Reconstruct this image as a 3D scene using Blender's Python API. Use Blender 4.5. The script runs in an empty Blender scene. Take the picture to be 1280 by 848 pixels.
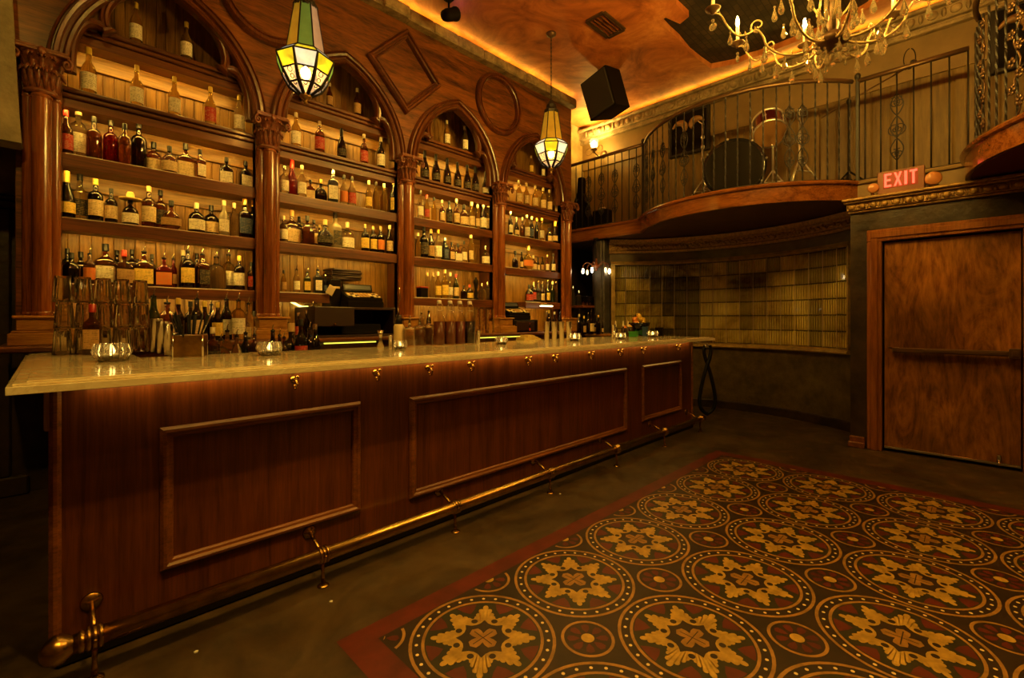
import bpy, bmesh, math, random
from mathutils import Matrix, Vector
random.seed(7)
PI = math.pi
SC = bpy.context.scene
COL = SC.collection
# ------------------------------------------------------------------ measuring aids
F, H, Q2 = 579.5, 1.26, math.sqrt(2)
def tt(px): return (px - 640.0) / F
def onY(px, Y):            # x of the point of the plane y = Y on this sight line
    t = tt(px); return Y * (1 + t) / (1 - t)
def onX(px, X):
    t = tt(px); return X * (1 - t) / (1 + t)
def zat(py, x, y): return H + (400.0 - py) * (x + y) / Q2 / F
def onZ(px, py, z):
    d = (H - z) * F / (py - 400.0); s = d * Q2; df = tt(px) * s
    return ((s + df) / 2, (s - df) / 2)
# ------------------------------------------------------------------ mesh builder
class MB:
    def __init__(s): s.v = []; s.f = []; s.m = []; s.s = []
    def add(s, V, Fc, m=0, sm=False):
        o = len(s.v); s.v += [tuple(p) for p in V]
        for f in Fc: s.f.append([i + o for i in f]); s.m.append(m); s.s.append(sm)
        return s
    def box(s, x0, x1, y0, y1, z0, z1, c=0.0, m=0, M=None):
        if x0 > x1: x0, x1 = x1, x0
        if y0 > y1: y0, y1 = y1, y0
        if z0 > z1: z0, z1 = z1, z0
        c = min(c, (x1-x0)*.45, (y1-y0)*.45, (z1-z0)*.45)
        V = []; idx = {}
        for a in (0, 1):
            for b in (0, 1):
                for d in (0, 1):
                    X, Y, Z = (x0, x1)[a], (y0, y1)[b], (z0, z1)[d]
                    ix, iy, iz = c*(1-2*a), c*(1-2*b), c*(1-2*d)
                    if c > 0:
                        idx[a, b, d] = (len(V), len(V)+1, len(V)+2)
                        V += [(X, Y+iy, Z+iz), (X+ix, Y, Z+iz), (X+ix, Y+iy, Z)]
                    else:
                        idx[a, b, d] = (len(V),)*3; V.append((X, Y, Z))
        Fc = []
        for a in (0, 1):
            Fc.append([idx[a, b, d][0] for b, d in ((0, 0), (1, 0), (1, 1), (0, 1))])
            Fc.append([idx[b, a, d][1] for b, d in ((0, 0), (1, 0), (1, 1), (0, 1))])
            Fc.append([idx[b, d, a][2] for b, d in ((0, 0), (1, 0), (1, 1), (0, 1))])
        if c > 0:
            for a in (0, 1):
                for b in (0, 1):
                    Fc.append([idx[a, b, 0][0], idx[a, b, 1][0], idx[a, b, 1][1], idx[a, b, 0][1]])
                    Fc.append([idx[a, 0, b][0], idx[a, 1, b][0], idx[a, 1, b][2], idx[a, 0, b][2]])
                    Fc.append([idx[0, a, b][1], idx[1, a, b][1], idx[1, a, b][2], idx[0, a, b][2]])
                    for d in (0, 1): Fc.append(list(idx[a, b, d]))
        if M: V = [M @ Vector(p) for p in V]
        return s.add(V, Fc, m)
    def lathe(s, prof, n=16, M=None, m=0, sm=True, sq=0.0, fl=1.0):
        V = []; Fc = []; rings = []
        for r, z in prof:
            if r < 1e-6: rings.append([len(V)]); V.append((0, 0, z))
            else:
                ring = []
                for i in range(n):
                    a = 2*PI*(i+.5)/n; ca, sa = math.cos(a), math.sin(a); k = 1.0
                    if sq: k = (abs(ca)**sq + abs(sa)**sq)**(-1/sq)
                    ring.append(len(V)); V.append((r*k*ca, r*k*sa*fl, z))
                rings.append(ring)
        for A, B in zip(rings, rings[1:]):
            if len(A) == 1 and len(B) == 1: continue
            for i in range(n):
                j = (i+1) % n
                if len(A) == 1: Fc.append([A[0], B[i], B[j]])
                elif len(B) == 1: Fc.append([A[i], A[j], B[0]])
                else: Fc.append([A[i], A[j], B[j], B[i]])
        if M: V = [M @ Vector(p) for p in V]
        return s.add(V, Fc, m, sm)
    def tube(s, path, r, n=8, m=0, closed=False, sm=True, caps=True, twist=0.0):
        P = [Vector(p) for p in path]; N = len(P); V = []; Fc = []
        R = r if isinstance(r, (list, tuple)) else [r]*N
        up = None
        for i in range(N):
            if closed: T = P[(i+1) % N] - P[i-1]
            else: T = P[min(i+1, N-1)] - P[max(i-1, 0)]
            T = T.normalized() if T.length > 1e-9 else Vector((0, 0, 1))
            if up is None:
                up = Vector((0, 0, 1)) if abs(T.z) < .9 else Vector((1, 0, 0))
            b = T.cross(up)
            if b.length < 1e-6: b = T.orthogonal()
            b.normalize(); u2 = b.cross(T).normalized(); up = u2
            for k in range(n):
                a = 2*PI*(k+.5)/n + twist*i
                V.append(P[i] + (b*math.cos(a) + u2*math.sin(a))*R[i])
        L = N if closed else N-1
        for i in range(L):
            i2 = (i+1) % N
            for k in range(n):
                k2 = (k+1) % n
                Fc.append([i*n+k, i*n+k2, i2*n+k2, i2*n+k])
        if not closed and caps:
            Fc.append(list(range(n))); Fc.append([(N-1)*n+k for k in range(n)])
        return s.add(V, Fc, m, sm)
    def ball(s, c, r, nu=12, nv=8, m=0, sm=True, M=None):
        rr = r if isinstance(r, (tuple, list)) else (r, r, r)
        prof = [(max(0, math.sin(PI*i/nv)) if 0 < i < nv else 0, -math.cos(PI*i/nv)) for i in range(nv+1)]
        K = Matrix.Translation(c) @ (M or Matrix()) @ Matrix.Diagonal((*rr, 1))
        return s.lathe(prof, nu, K, m, sm)
    def prism(s, poly, a, b, f, m=0):     # poly of 2-D points; f(u, v, w) -> 3-D point
        n = len(poly)
        V = [f(u, v, a) for u, v in poly] + [f(u, v, b) for u, v in poly]
        Fc = [list(range(n)), list(range(n, 2*n))] + [[i, (i+1) % n, n+(i+1) % n, n+i] for i in range(n)]
        return s.add(V, Fc, m)
    def sweepxz(s, path, prof, y0, m=0, closed=False, sm=False):
        # moulding on a wall facing -y: prof = (offset in the wall plane, height out of it)
        P = [Vector((p[0], p[1])) for p in path]; N = len(P); k = len(prof); V = []; Fc = []
        for i in range(N):
            if closed or 0 < i < N-1:
                d0 = (P[i]-P[i-1]).normalized(); d1 = (P[(i+1) % N]-P[i]).normalized()
            elif i == 0: d0 = d1 = (P[1]-P[0]).normalized()
            else: d0 = d1 = (P[i]-P[i-1]).normalized()
            n0 = Vector((-d0.y, d0.x)); n1 = Vector((-d1.y, d1.x)); nn = n0+n1
            nn = nn / max(.35, nn.length_squared/2) if nn.length > 1e-6 else n0
            for o, h in prof: V.append((P[i].x+nn.x*o, y0-h, P[i].y+nn.y*o))
        for i in range(N if closed else N-1):
            i2 = (i+1) % N
            for j in range(k-1): Fc.append([i*k+j, i*k+j+1, i2*k+j+1, i2*k+j])
        if not closed:
            Fc.append(list(range(k))); Fc.append([(N-1)*k+j for j in range(k)])
        return s.add(V, Fc, m, sm)
    def mesh(s, name, mats):
        me = bpy.data.meshes.new(name); me.from_pydata(s.v, [], s.f)
        for mt in (mats if isinstance(mats, (list, tuple)) else [mats]): me.materials.append(mt)
        for p, mi, sm in zip(me.polygons, s.m, s.s): p.material_index = mi; p.use_smooth = sm
        bm = bmesh.new(); bm.from_mesh(me); bmesh.ops.recalc_face_normals(bm, faces=bm.faces); bm.to_mesh(me); bm.free()
        me.update(); return me
    def build(s, name, mats, parent=None, local=False):
        return obj(name, s.mesh(name, mats), parent, local)
def obj(name, me, parent=None, local=False):
    o = bpy.data.objects.new(name, me); COL.objects.link(o)
    if parent:
        o.parent = parent
        if not local: o.matrix_parent_inverse = root_matrix(parent).inverted()
    return o
def root_matrix(o):
    M = Matrix.LocRotScale(o.location, o.rotation_euler, o.scale)
    if o.parent: M = root_matrix(o.parent) @ o.matrix_parent_inverse @ M
    return M
def thing(name, label, cat, loc=(0, 0, 0), rz=0.0, group=None, scale=None):
    o = bpy.data.objects.new(name, None); COL.objects.link(o)
    o.empty_display_size = .05
    o.location = loc; o.rotation_euler = (0, 0, rz)
    if scale: o.scale = scale if isinstance(scale, tuple) else (scale,)*3
    return tag(o, label, cat, group)
def tag(o, label, cat, group=None):
    o['label'] = label; o['category'] = cat
    if group: o['group'] = group
    return o
def struct(o): o['kind'] = 'structure'; return o
# ------------------------------------------------------------------ materials
def newmat(name):
    m = bpy.data.materials.new(name); m.use_nodes = True
    nt = m.node_tree; nt.nodes.clear(); out = nt.nodes.new('ShaderNodeOutputMaterial')
    return m, nt, out
def N(nt, t, **kw):
    n = nt.nodes.new(t)
    for k, v in kw.items():
        if k in n.inputs: n.inputs[k].default_value = v
        else: setattr(n, k, v)
    return n
def rgba(c): return (c[0], c[1], c[2], 1)
def ramp(nt, stops):
    r = nt.nodes.new('ShaderNodeValToRGB'); e = r.color_ramp.elements
    e[0].position, e[0].color = stops[0][0], rgba(stops[0][1])
    e[1].position, e[1].color = stops[-1][0], rgba(stops[-1][1])
    for p, c in stops[1:-1]:
        x = e.new(p); x.color = rgba(c)
    return r
def mat(name, base, rough=.5, metal=0.0, var=0.0, vs=20, bump=0.0, bs=80, spec=.5, coat=0.0, sub=None):
    m, nt, out = newmat(name); L = nt.links
    p = N(nt, 'ShaderNodeBsdfPrincipled', Roughness=rough, Metallic=metal); L.new(p.outputs[0], out.inputs[0])
    p.inputs['Base Color'].default_value = rgba(base); p.inputs['Specular IOR Level'].default_value = spec
    p.inputs['Coat Weight'].default_value = coat
    tc = N(nt, 'ShaderNodeTexCoord')
    if var:
        n = N(nt, 'ShaderNodeTexNoise', Scale=vs, Detail=6.0, Roughness=.65); L.new(tc.outputs['Object'], n.inputs['Vector'])
        b2 = sub or tuple(x*(1-var) for x in base)
        r = ramp(nt, [(.35, b2), (.65, base)]); L.new(n.outputs['Fac'], r.inputs[0]); L.new(r.outputs[0], p.inputs['Base Color'])
    if bump:
        n = N(nt, 'ShaderNodeTexNoise', Scale=bs, Detail=4.0); L.new(tc.outputs['Object'], n.inputs['Vector'])
        b = N(nt, 'ShaderNodeBump', Strength=bump, Distance=.01); L.new(n.outputs['Fac'], b.inputs['Height']); L.new(b.outputs[0], p.inputs['Normal'])
    return m
def wood(name, dark, light, axis='z', sc=9.0, rough=.32, coat=.25, stretch=.07, groove=0.0, mid=None, blotch=.5, dist=1.6):
    m, nt, out = newmat(name); L = nt.links
    dark, light = (dark[0], dark[1], dark[2]*.55), (light[0], light[1], light[2]*.6)
    p = N(nt, 'ShaderNodeBsdfPrincipled', Roughness=rough); L.new(p.outputs[0], out.inputs[0])
    p.inputs['Coat Weight'].default_value = coat; p.inputs['Coat Roughness'].default_value = .15
    tc = N(nt, 'ShaderNodeTexCoord'); mp = N(nt, 'ShaderNodeMapping'); L.new(tc.outputs['Object'], mp.inputs[0])
    sv = [1, 1, 1]; sv['xyz'.index(axis)] = stretch; mp.inputs['Scale'].default_value = sv
    n1 = N(nt, 'ShaderNodeTexNoise', Scale=sc, Detail=8.0, Roughness=.7, Distortion=dist); L.new(mp.outputs[0], n1.inputs['Vector'])
    n2 = N(nt, 'ShaderNodeTexNoise', Scale=sc*11, Detail=3.0, Roughness=.6); L.new(mp.outputs[0], n2.inputs['Vector'])
    a = N(nt, 'ShaderNodeMath', operation='MULTIPLY_ADD'); a.inputs[1].default_value = .45
    L.new(n2.outputs['Fac'], a.inputs[0]); L.new(n1.outputs['Fac'], a.inputs[2])
    md = mid or tuple((x+y)/2 for x, y in zip(dark, light))
    r = ramp(nt, [(.55, dark), (.72, md), (.90, light)]); L.new(a.outputs[0], r.inputs[0])
    n3 = N(nt, 'ShaderNodeTexNoise', Scale=1.7, Detail=3.0); L.new(tc.outputs['Object'], n3.inputs['Vector'])
    r3 = ramp(nt, [(.35, (1-blotch*.5,)*3), (.65, (1.0,)*3)]); L.new(n3.outputs['Fac'], r3.inputs[0])
    mx = N(nt, 'ShaderNodeMixRGB', blend_type='MULTIPLY'); mx.inputs[0].default_value = 1
    L.new(r.outputs[0], mx.inputs[1]); L.new(r3.outputs[0], mx.inputs[2]); L.new(mx.outputs[0], p.inputs['Base Color'])
    b = N(nt, 'ShaderNodeBump', Strength=.12, Distance=.004); L.new(a.outputs[0], b.inputs['Height'])
    if groove:
        sx = N(nt, 'ShaderNodeSeparateXYZ'); L.new(tc.outputs['Object'], sx.inputs[0])
        ad = N(nt, 'ShaderNodeMath', operation='ADD'); L.new(sx.outputs[0], ad.inputs[0]); L.new(sx.outputs[1], ad.inputs[1])
        mo = N(nt, 'ShaderNodeMath', operation='PINGPONG'); mo.inputs[1].default_value = groove; L.new(ad.outputs[0], mo.inputs[0])
        cl = N(nt, 'ShaderNodeMapRange'); cl.inputs[1].default_value = 0; cl.inputs[2].default_value = groove*.16
        L.new(mo.outputs[0], cl.inputs[0])
        b2 = N(nt, 'ShaderNodeBump', Strength=.9, Distance=.006); L.new(cl.outputs[0], b2.inputs['Height']); L.new(b.outputs[0], b2.inputs['Normal'])
        L.new(b2.outputs[0], p.inputs['Normal'])
    else: L.new(b.outputs[0], p.inputs['Normal'])
    return m
def glassy(name, tint, gloss=.25, body=None, bodyf=0.0, rough=.04, base=.05, edge=0.0):
    m, nt, out = newmat(name); L = nt.links
    t = N(nt, 'ShaderNodeBsdfTransparent'); t.inputs[0].default_value = rgba(tint); sh = t
    if body:
        d = N(nt, 'ShaderNodeBsdfTranslucent'); d.inputs[0].default_value = rgba(body)
        d2 = N(nt, 'ShaderNodeBsdfDiffuse'); d2.inputs[0].default_value = rgba(body)
        mm = N(nt, 'ShaderNodeMixShader'); mm.inputs[0].default_value = .5; L.new(d.outputs[0], mm.inputs[1]); L.new(d2.outputs[0], mm.inputs[2])
        mx = N(nt, 'ShaderNodeMixShader'); mx.inputs[0].default_value = bodyf
        if edge:
            le = N(nt, 'ShaderNodeLayerWeight', Blend=.5); pe = N(nt, 'ShaderNodeMath', operation='POWER'); pe.inputs[1].default_value = 2.0; L.new(le.outputs['Facing'], pe.inputs[0])
            me_ = N(nt, 'ShaderNodeMath', operation='MULTIPLY_ADD'); me_.inputs[1].default_value = edge; me_.inputs[2].default_value = bodyf; L.new(pe.outputs[0], me_.inputs[0]); L.new(me_.outputs[0], mx.inputs[0])
        L.new(t.outputs[0], mx.inputs[1]); L.new(mm.outputs[0], mx.inputs[2]); sh = mx
    g = N(nt, 'ShaderNodeBsdfGlossy', Roughness=rough); g.inputs[0].default_value = (1, 1, 1, 1)
    lw = N(nt, 'ShaderNodeLayerWeight', Blend=.5)
    pw = N(nt, 'ShaderNodeMath', operation='POWER'); pw.inputs[1].default_value = 3.2; L.new(lw.outputs['Facing'], pw.inputs[0])
    ml = N(nt, 'ShaderNodeMath', operation='MULTIPLY_ADD'); ml.inputs[1].default_value = min(.9, gloss*2.4); ml.inputs[2].default_value = base
    L.new(pw.outputs[0], ml.inputs[0])
    mx2 = N(nt, 'ShaderNodeMixShader'); L.new(ml.outputs[0], mx2.inputs[0]); L.new(sh.outputs[0], mx2.inputs[1]); L.new(g.outputs[0], mx2.inputs[2])
    L.new(mx2.outputs[0], out.inputs[0]); return m
def emit(name, col, st):
    m, nt, out = newmat(name); e = N(nt, 'ShaderNodeEmission', Strength=st); e.inputs[0].default_value = rgba(col)
    nt.links.new(e.outputs[0], out.inputs[0]); return m
def lampglass(name, col, st, clear=.45):      # lit art glass of a lamp shade: partly see-through, glowing
    m, nt, out = newmat(name); L = nt.links
    e = N(nt, 'ShaderNodeEmission', Strength=st); tc = N(nt, 'ShaderNodeTexCoord')
    n = N(nt, 'ShaderNodeTexNoise', Scale=14.0, Detail=3.0); L.new(tc.outputs['Object'], n.inputs['Vector'])
    r = ramp(nt, [(.3, tuple(x*.6 for x in col)), (.7, col)]); L.new(n.outputs['Fac'], r.inputs[0]); L.new(r.outputs[0], e.inputs[0])
    g = N(nt, 'ShaderNodeBsdfPrincipled', Roughness=.15); g.inputs['Base Color'].default_value = rgba(tuple(x*.4 for x in col))
    a = N(nt, 'ShaderNodeAddShader'); L.new(e.outputs[0], a.inputs[0]); L.new(g.outputs[0], a.inputs[1])
    t = N(nt, 'ShaderNodeBsdfTransparent'); t.inputs[0].default_value = rgba(tuple(min(1, x**.5) for x in col))
    mx = N(nt, 'ShaderNodeMixShader'); mx.inputs[0].default_value = 1-clear; L.new(t.outputs[0], mx.inputs[1]); L.new(a.outputs[0], mx.inputs[2]); L.new(mx.outputs[0], out.inputs[0]); return m
def labelmat(name, base, ink, sc=60):
    m, nt, out = newmat(name); L = nt.links
    p = N(nt, 'ShaderNodeBsdfPrincipled', Roughness=.6); L.new(p.outputs[0], out.inputs[0])
    tc = N(nt, 'ShaderNodeTexCoord'); mp = N(nt, 'ShaderNodeMapping'); L.new(tc.outputs['Generated'], mp.inputs[0])
    mp.inputs['Scale'].default_value = (7, 2, 7)
    n = N(nt, 'ShaderNodeTexNoise', Scale=1.0, Detail=2.0); L.new(mp.outputs[0], n.inputs['Vector'])
    w = N(nt, 'ShaderNodeTexWave', Scale=.6, Distortion=1.5); w.bands_direction = 'Z'; L.new(mp.outputs[0], w.inputs['Vector'])
    a = N(nt, 'ShaderNodeMath', operation='MULTIPLY'); L.new(n.outputs['Fac'], a.inputs[0]); L.new(w.outputs['Fac'], a.inputs[1])
    r = ramp(nt, [(.44, tuple(min(1, x*1.2) for x in base)), (.54, ink)]); L.new(a.outputs[0], r.inputs[0]); L.new(r.outputs[0], p.inputs['Base Color']); return m

WARM = (1.0, .55, .075)
M = {}
M['panel'] = wood('arch_panel_wood', (.045, .011, .0035), (.32, .10, .024), 'x', 7, .38, .2, .12)
M['trim'] = wood('trim_wood', (.055, .013, .004), (.19, .052, .014), 'z', 12, .28, .4)
M['col'] = wood('column_wood', (.10, .022, .006), (.36, .105, .024), 'z', 10, .2, .8, .06, blotch=.2)
M['ped'] = wood('pedestal_wood', (.24, .085, .022), (.62, .30, .09), 'x', 16, .33, .3, .12)
M['shelf'] = wood('shelf_wood', (.07, .019, .0055), (.24, .07, .018), 'x', 9, .4, .15, .06)
M['back'] = wood('beadboard_wood', (.15, .068, .016), (.46, .23, .06), 'z', 10, .45, .1, .06, groove=.032)
M['backh'] = wood('back_rail_wood', (.14, .06, .014), (.44, .21, .055), 'x', 10, .45, .1, .06)
M['bar'] = wood('bar_front_wood', (.060, .012, .004), (.17, .042, .012), 'z', 11, .36, .3, .05)
M['barm'] = wood('bar_moulding_wood', (.10, .028, .009), (.30, .095, .03), 'x', 14, .35, .3, .05)
M['barl'] = wood('pale_corner_wood', (.30, .17, .06), (.55, .36, .15), 'z', 14, .5, .1)
M['door'] = wood('door_veneer', (.17, .050, .011), (.58, .235, .065), 'z', 3.8, .3, .5, .22, blotch=1.2, dist=4.0)
M['frame'] = wood('door_frame_wood', (.20, .055, .015), (.42, .15, .04), 'z', 10, .3, .4)
M['fascia'] = wood('fascia_wood', (.11, .028, .008), (.36, .115, .03), 'y', 8, .22, .6, .06)
M['capital'] = mat('carved_capital_wood', (.26, .075, .022), .35, var=.6, vs=45, bump=.3, bs=60, coat=.3)
M['brass'] = mat('aged_brass', (.56, .33, .09), .26, 1.0, var=.45, vs=14)
M['brassd'] = mat('dull_brass', (.40, .24, .08), .42, 1.0, var=.4, vs=30)
M['steel'] = mat('steel', (.80, .77, .70), .14, 1.0)
M['chrome'] = mat('chrome', (.95, .92, .86), .28, .85)
M['iron'] = mat('black_iron', (.010, .006, .003), .55, 0, bump=.2, bs=90)
M['ironb'] = mat('bronze_iron', (.15, .085, .04), .4, .7)
M['black'] = mat('matt_black', (.009, .006, .003), .6, spec=.06)
M['blackg'] = mat('gloss_black', (.010, .009, .009), .12)
M['rubber'] = mat('black_cord', (.006, .005, .004), .5, spec=.2)
M['white'] = mat('white_plastic', (.7, .68, .62), .4)
M['gold'] = mat('gilt_plaster', (.50, .29, .075), .42, .25, var=.6, vs=35, bump=.4, bs=70)
M['goldtrim'] = mat('gold_paint', (.46, .30, .07), .4, .2, var=.5, vs=10)
M['tanwall'] = mat('tan_wall', (.24, .15, .05), .6, var=.25, vs=3, bump=.1, bs=30)
M['stone'] = mat('stone_cornice', (.42, .30, .15), .75, var=.6, vs=9, bump=.7, bs=25)
M['plaster'] = mat('old_plaster', (.42, .36, .22), .85, var=.4, vs=5, bump=.6, bs=22)
M['darkwall'] = mat('dark_wall', (.050, .028, .011), .42, var=.85, vs=5, bump=.6, bs=16, sub=(.010, .006, .003))
M['bluepost'] = mat('blue_black_paint', (.085, .075, .065), .5, var=.6, vs=8, bump=.3, bs=20)
M['lowwall'] = mat('dark_olive_wall', (.14, .10, .035), .38, var=.6, vs=6, bump=.25, bs=25)
M['burg'] = mat('burgundy_lacquer', (.06, .004, .006), .18, coat=.6)
M['skin'] = mat('drum_head_tan', (.28, .14, .04), .5)
M['lemon'] = mat('lemon_rind', (.75, .45, .05), .42, bump=.2, bs=120)
M['orange'] = mat('orange_rind', (.70, .24, .03), .42, bump=.2, bs=120)
M['green'] = mat('green_plastic', (.03, .24, .04), .35)
M['cream'] = mat('cream_paper', (.72, .58, .34), .7)
M['kraft'] = mat('yellow_paper', (.55, .42, .12), .7)
M['leather'] = mat('dark_brown_leather', (.030, .012, .007), .4, bump=.2, bs=200)
M['maroon'] = mat('red_lit_soffit', (.10, .010, .014), .6)
M['soffit'] = mat('soffit_paint', (.11, .05, .02), .55, var=.4, vs=4)
M['screen'] = mat('dark_screen', (.012, .012, .016), .1)
M['keys'] = mat('keypad', (.42, .24, .07), .5)
M['candle'] = mat('candle_sleeve', (.82, .72, .42), .5)
M['wax'] = mat('pale_wax', (.85, .75, .5), .5)
M['arm'] = mat('cream_gilt_iron', (.62, .44, .20), .38, .35)
M['straw'] = mat('straw_weave', (.70, .50, .16), .8, bump=.5, bs=150)
M['concrete'] = None
# glass
M['clear'] = glassy('clear_glass', (.96, .94, .90), .36, None, 0, .03, .05)
M['clearthick'] = glassy('heavy_clear_glass', (.92, .90, .82), .6, (1, .9, .7), .10, .05, .12, .4)
M['crystal'] = glassy('crystal', (.92, .85, .70), .6, (1, .85, .6), .22, .03, .22)
M['tumbler_old'] = glassy('pint_glass', (.98, .97, .93), .5, (1, .96, .84), .05, .08, .10, .95)
def realglass(name, col, rough=0.0, ior=1.47, body=None, bf=0.0):
    m, nt, out = newmat(name); g = N(nt, 'ShaderNodeBsdfGlass', Roughness=rough, IOR=ior); g.inputs[0].default_value = rgba(col)
    if not body: nt.links.new(g.outputs[0], out.inputs[0]); return m
    t = N(nt, 'ShaderNodeBsdfTranslucent'); t.inputs[0].default_value = rgba(body); d = N(nt, 'ShaderNodeBsdfDiffuse'); d.inputs[0].default_value = rgba(body)
    a = N(nt, 'ShaderNodeMixShader'); a.inputs[0].default_value = .5; x = N(nt, 'ShaderNodeMixShader'); x.inputs[0].default_value = bf; L = nt.links
    L.new(t.outputs[0], a.inputs[1]); L.new(d.outputs[0], a.inputs[2]); L.new(g.outputs[0], x.inputs[1]); L.new(a.outputs[0], x.inputs[2]); L.new(x.outputs[0], out.inputs[0]); return m
M['tumbler'] = realglass('pint_glass', (1, .99, .96), 0, 1.47)
M['clearthick'] = realglass('cut_glass', (1, .98, .93), 0, 1.47, (1, .9, .65), .07)
M['crystal'] = realglass('crystal', (1, .97, .90), 0, 1.5, (1, .85, .55), .16)
G = {'c': realglass('clear_bottle_glass', (.97, .95, .90), 0, 1.42, (1, .9, .7), .03),
     'a': glassy('amber_glass', (.46, .22, .045), .3, (.30, .12, .02), .10),
     'd': glassy('dark_glass', (.14, .06, .02), .3, (.02, .010, .004), .35),
     'r': glassy('red_glass', (.50, .03, .015), .22, (.28, .012, .008), .35),
     'g': glassy('green_glass', (.25, .34, .10), .22, (.06, .09, .02), .30),
     'y': realglass('pale_yellow_glass', (.92, .80, .45), 0, 1.42, (.9, .68, .25), .07),
     'b': glassy('blue_glass', (.30, .36, .45), .22, (.08, .10, .14), .35),
     'f': glassy('frosted_glass', (.80, .74, .60), .25, (.75, .66, .45), .45, .25)}
LB = {'w': labelmat('white_label', (.80, .74, .58), (.12, .08, .05)),
      'm': labelmat('cream_label', (.68, .52, .27), (.16, .08, .03)),
      'y': labelmat('yellow_label', (.74, .52, .10), (.16, .09, .02)),
      'k': labelmat('black_label', (.018, .015, .012), (.40, .28, .10)),
      'o': labelmat('orange_label', (.62, .17, .03), (.55, .35, .10)),
      'u': labelmat('blue_label', (.05, .08, .16), (.40, .36, .28)),
      'r': labelmat('red_label', (.42, .03, .02), (.65, .5, .3)),
      't': labelmat('tan_label', (.42, .25, .09), (.10, .05, .02))}
CP = {'cork': mat('cork', (.55, .36, .15), .7), 'black': mat('black_cap', (.008, .007, .006), .35, spec=.3), 'gold': mat('gold_foil', (.70, .46, .12), .3, .8),
      'red': mat('red_wax', (.45, .025, .015), .3), 'silver': M['steel'], 'white': mat('pale_cap', (.72, .62, .40), .4), 'yellow': mat('yellow_cap', (.72, .50, .07), .4), 'pour': M['blackg']}
# ------------------------------------------------------------------ floor
def concrete():
    m, nt, out = newmat('stained_concrete'); L = nt.links
    p = N(nt, 'ShaderNodeBsdfPrincipled', Roughness=.42); L.new(p.outputs[0], out.inputs[0])
    tc = N(nt, 'ShaderNodeTexCoord')
    n = N(nt, 'ShaderNodeTexNoise', Scale=2.3, Detail=9.0, Roughness=.7, Distortion=.6); L.new(tc.outputs['Object'], n.inputs['Vector'])
    r = ramp(nt, [(.30, (.016, .009, .004)), (.5, (.055, .033, .013)), (.72, (.105, .064, .026))]); L.new(n.outputs['Fac'], r.inputs[0]); L.new(r.outputs[0], p.inputs['Base Color'])
    n2 = N(nt, 'ShaderNodeTexNoise', Scale=6.0, Detail=5.0); L.new(tc.outputs['Object'], n2.inputs['Vector'])
    r2 = ramp(nt, [(.3, (.34,)*3), (.7, (.62,)*3)]); L.new(n2.outputs['Fac'], r2.inputs[0]); L.new(r2.outputs[0], p.inputs['Roughness'])
    b = N(nt, 'ShaderNodeBump', Strength=.15, Distance=.01); L.new(n2.outputs['Fac'], b.inputs['Height']); L.new(b.outputs[0], p.inputs['Normal'])
    return m
XW, YB, ZC = 6.64, 4.90, 4.60       # far upper wall, back wall, ceiling
XD = 5.67                           # face of the door wall
DECK = 2.66
fl = MB(); fl.box(-3.2, 7.4, -4.2, 5.4, -.12, 0); struct(fl.build('floor', concrete()))
# inlaid tile carpet
mz = MB()
TM = [mat('tile_dark', (.030, .015, .006), .45, var=.45, vs=9), mat('tile_gold', (.60, .37, .065), .45, var=.45, vs=16),
      mat('tile_red', (.125, .016, .0045), .45, var=.4, vs=8), mat('tile_green', (.026, .024, .007), .45, var=.4, vs=12),
      mat('tile_dot', (.80, .62, .32), .4), mat('tile_brown', (.36, .18, .032), .45, var=.4, vs=16), mat('tile_ring', (.42, .22, .05), .45, var=.5, vs=14)]
def flat(poly, lay, m): mz.add([(x, y, .0010 + lay*.0004) for x, y in poly], [list(range(len(poly)))], m)
X0, X1, Y0, Y1 = .795, 4.55, -1.95, 1.767
flat([(X0, Y0), (X1, Y0), (X1, Y1), (X0, Y1)], 0, 2)
S0, CX0, CY0 = .585, 1.214, 1.376
ax0, ax1, ay0, ay1 = CX0-S0/2, CX0+5.5*S0, CY0-5.5*S0, CY0+S0/2
flat([(ax0, ay0), (ax1, ay0), (ax1, ay1), (ax0, ay1)], 1, 0)
def circ(cx, cy, r, n=40): return [(cx+r*math.cos(2*PI*i/n), cy+r*math.sin(2*PI*i/n)) for i in range(n)]
def ring(cx, cy, r0, r1, lay, m, n=48, keep=None):
    for i in range(n):
        a, b = 2*PI*i/n, 2*PI*(i+1)/n
        q = [(cx+r0*math.cos(a), cy+r0*math.sin(a)), (cx+r1*math.cos(a), cy+r1*math.sin(a)), (cx+r1*math.cos(b), cy+r1*math.sin(b)), (cx+r0*math.cos(b), cy+r0*math.sin(b))]
        if keep is None or all(keep(x, y) for x, y in q): flat(q, lay, m)
prof = [(0, .208), (2.4, .204), (3.6, .193), (2.8, .180), (5.5, .184), (8.4, .181), (9.6, .172), (8.4, .162), (8.2, .154), (11.5, .158), (14.4, .153), (15.2, .145), (14.2, .138), (16.5, .140), (18.8, .136), (19.8, .129), (22.5, .125)]
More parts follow.
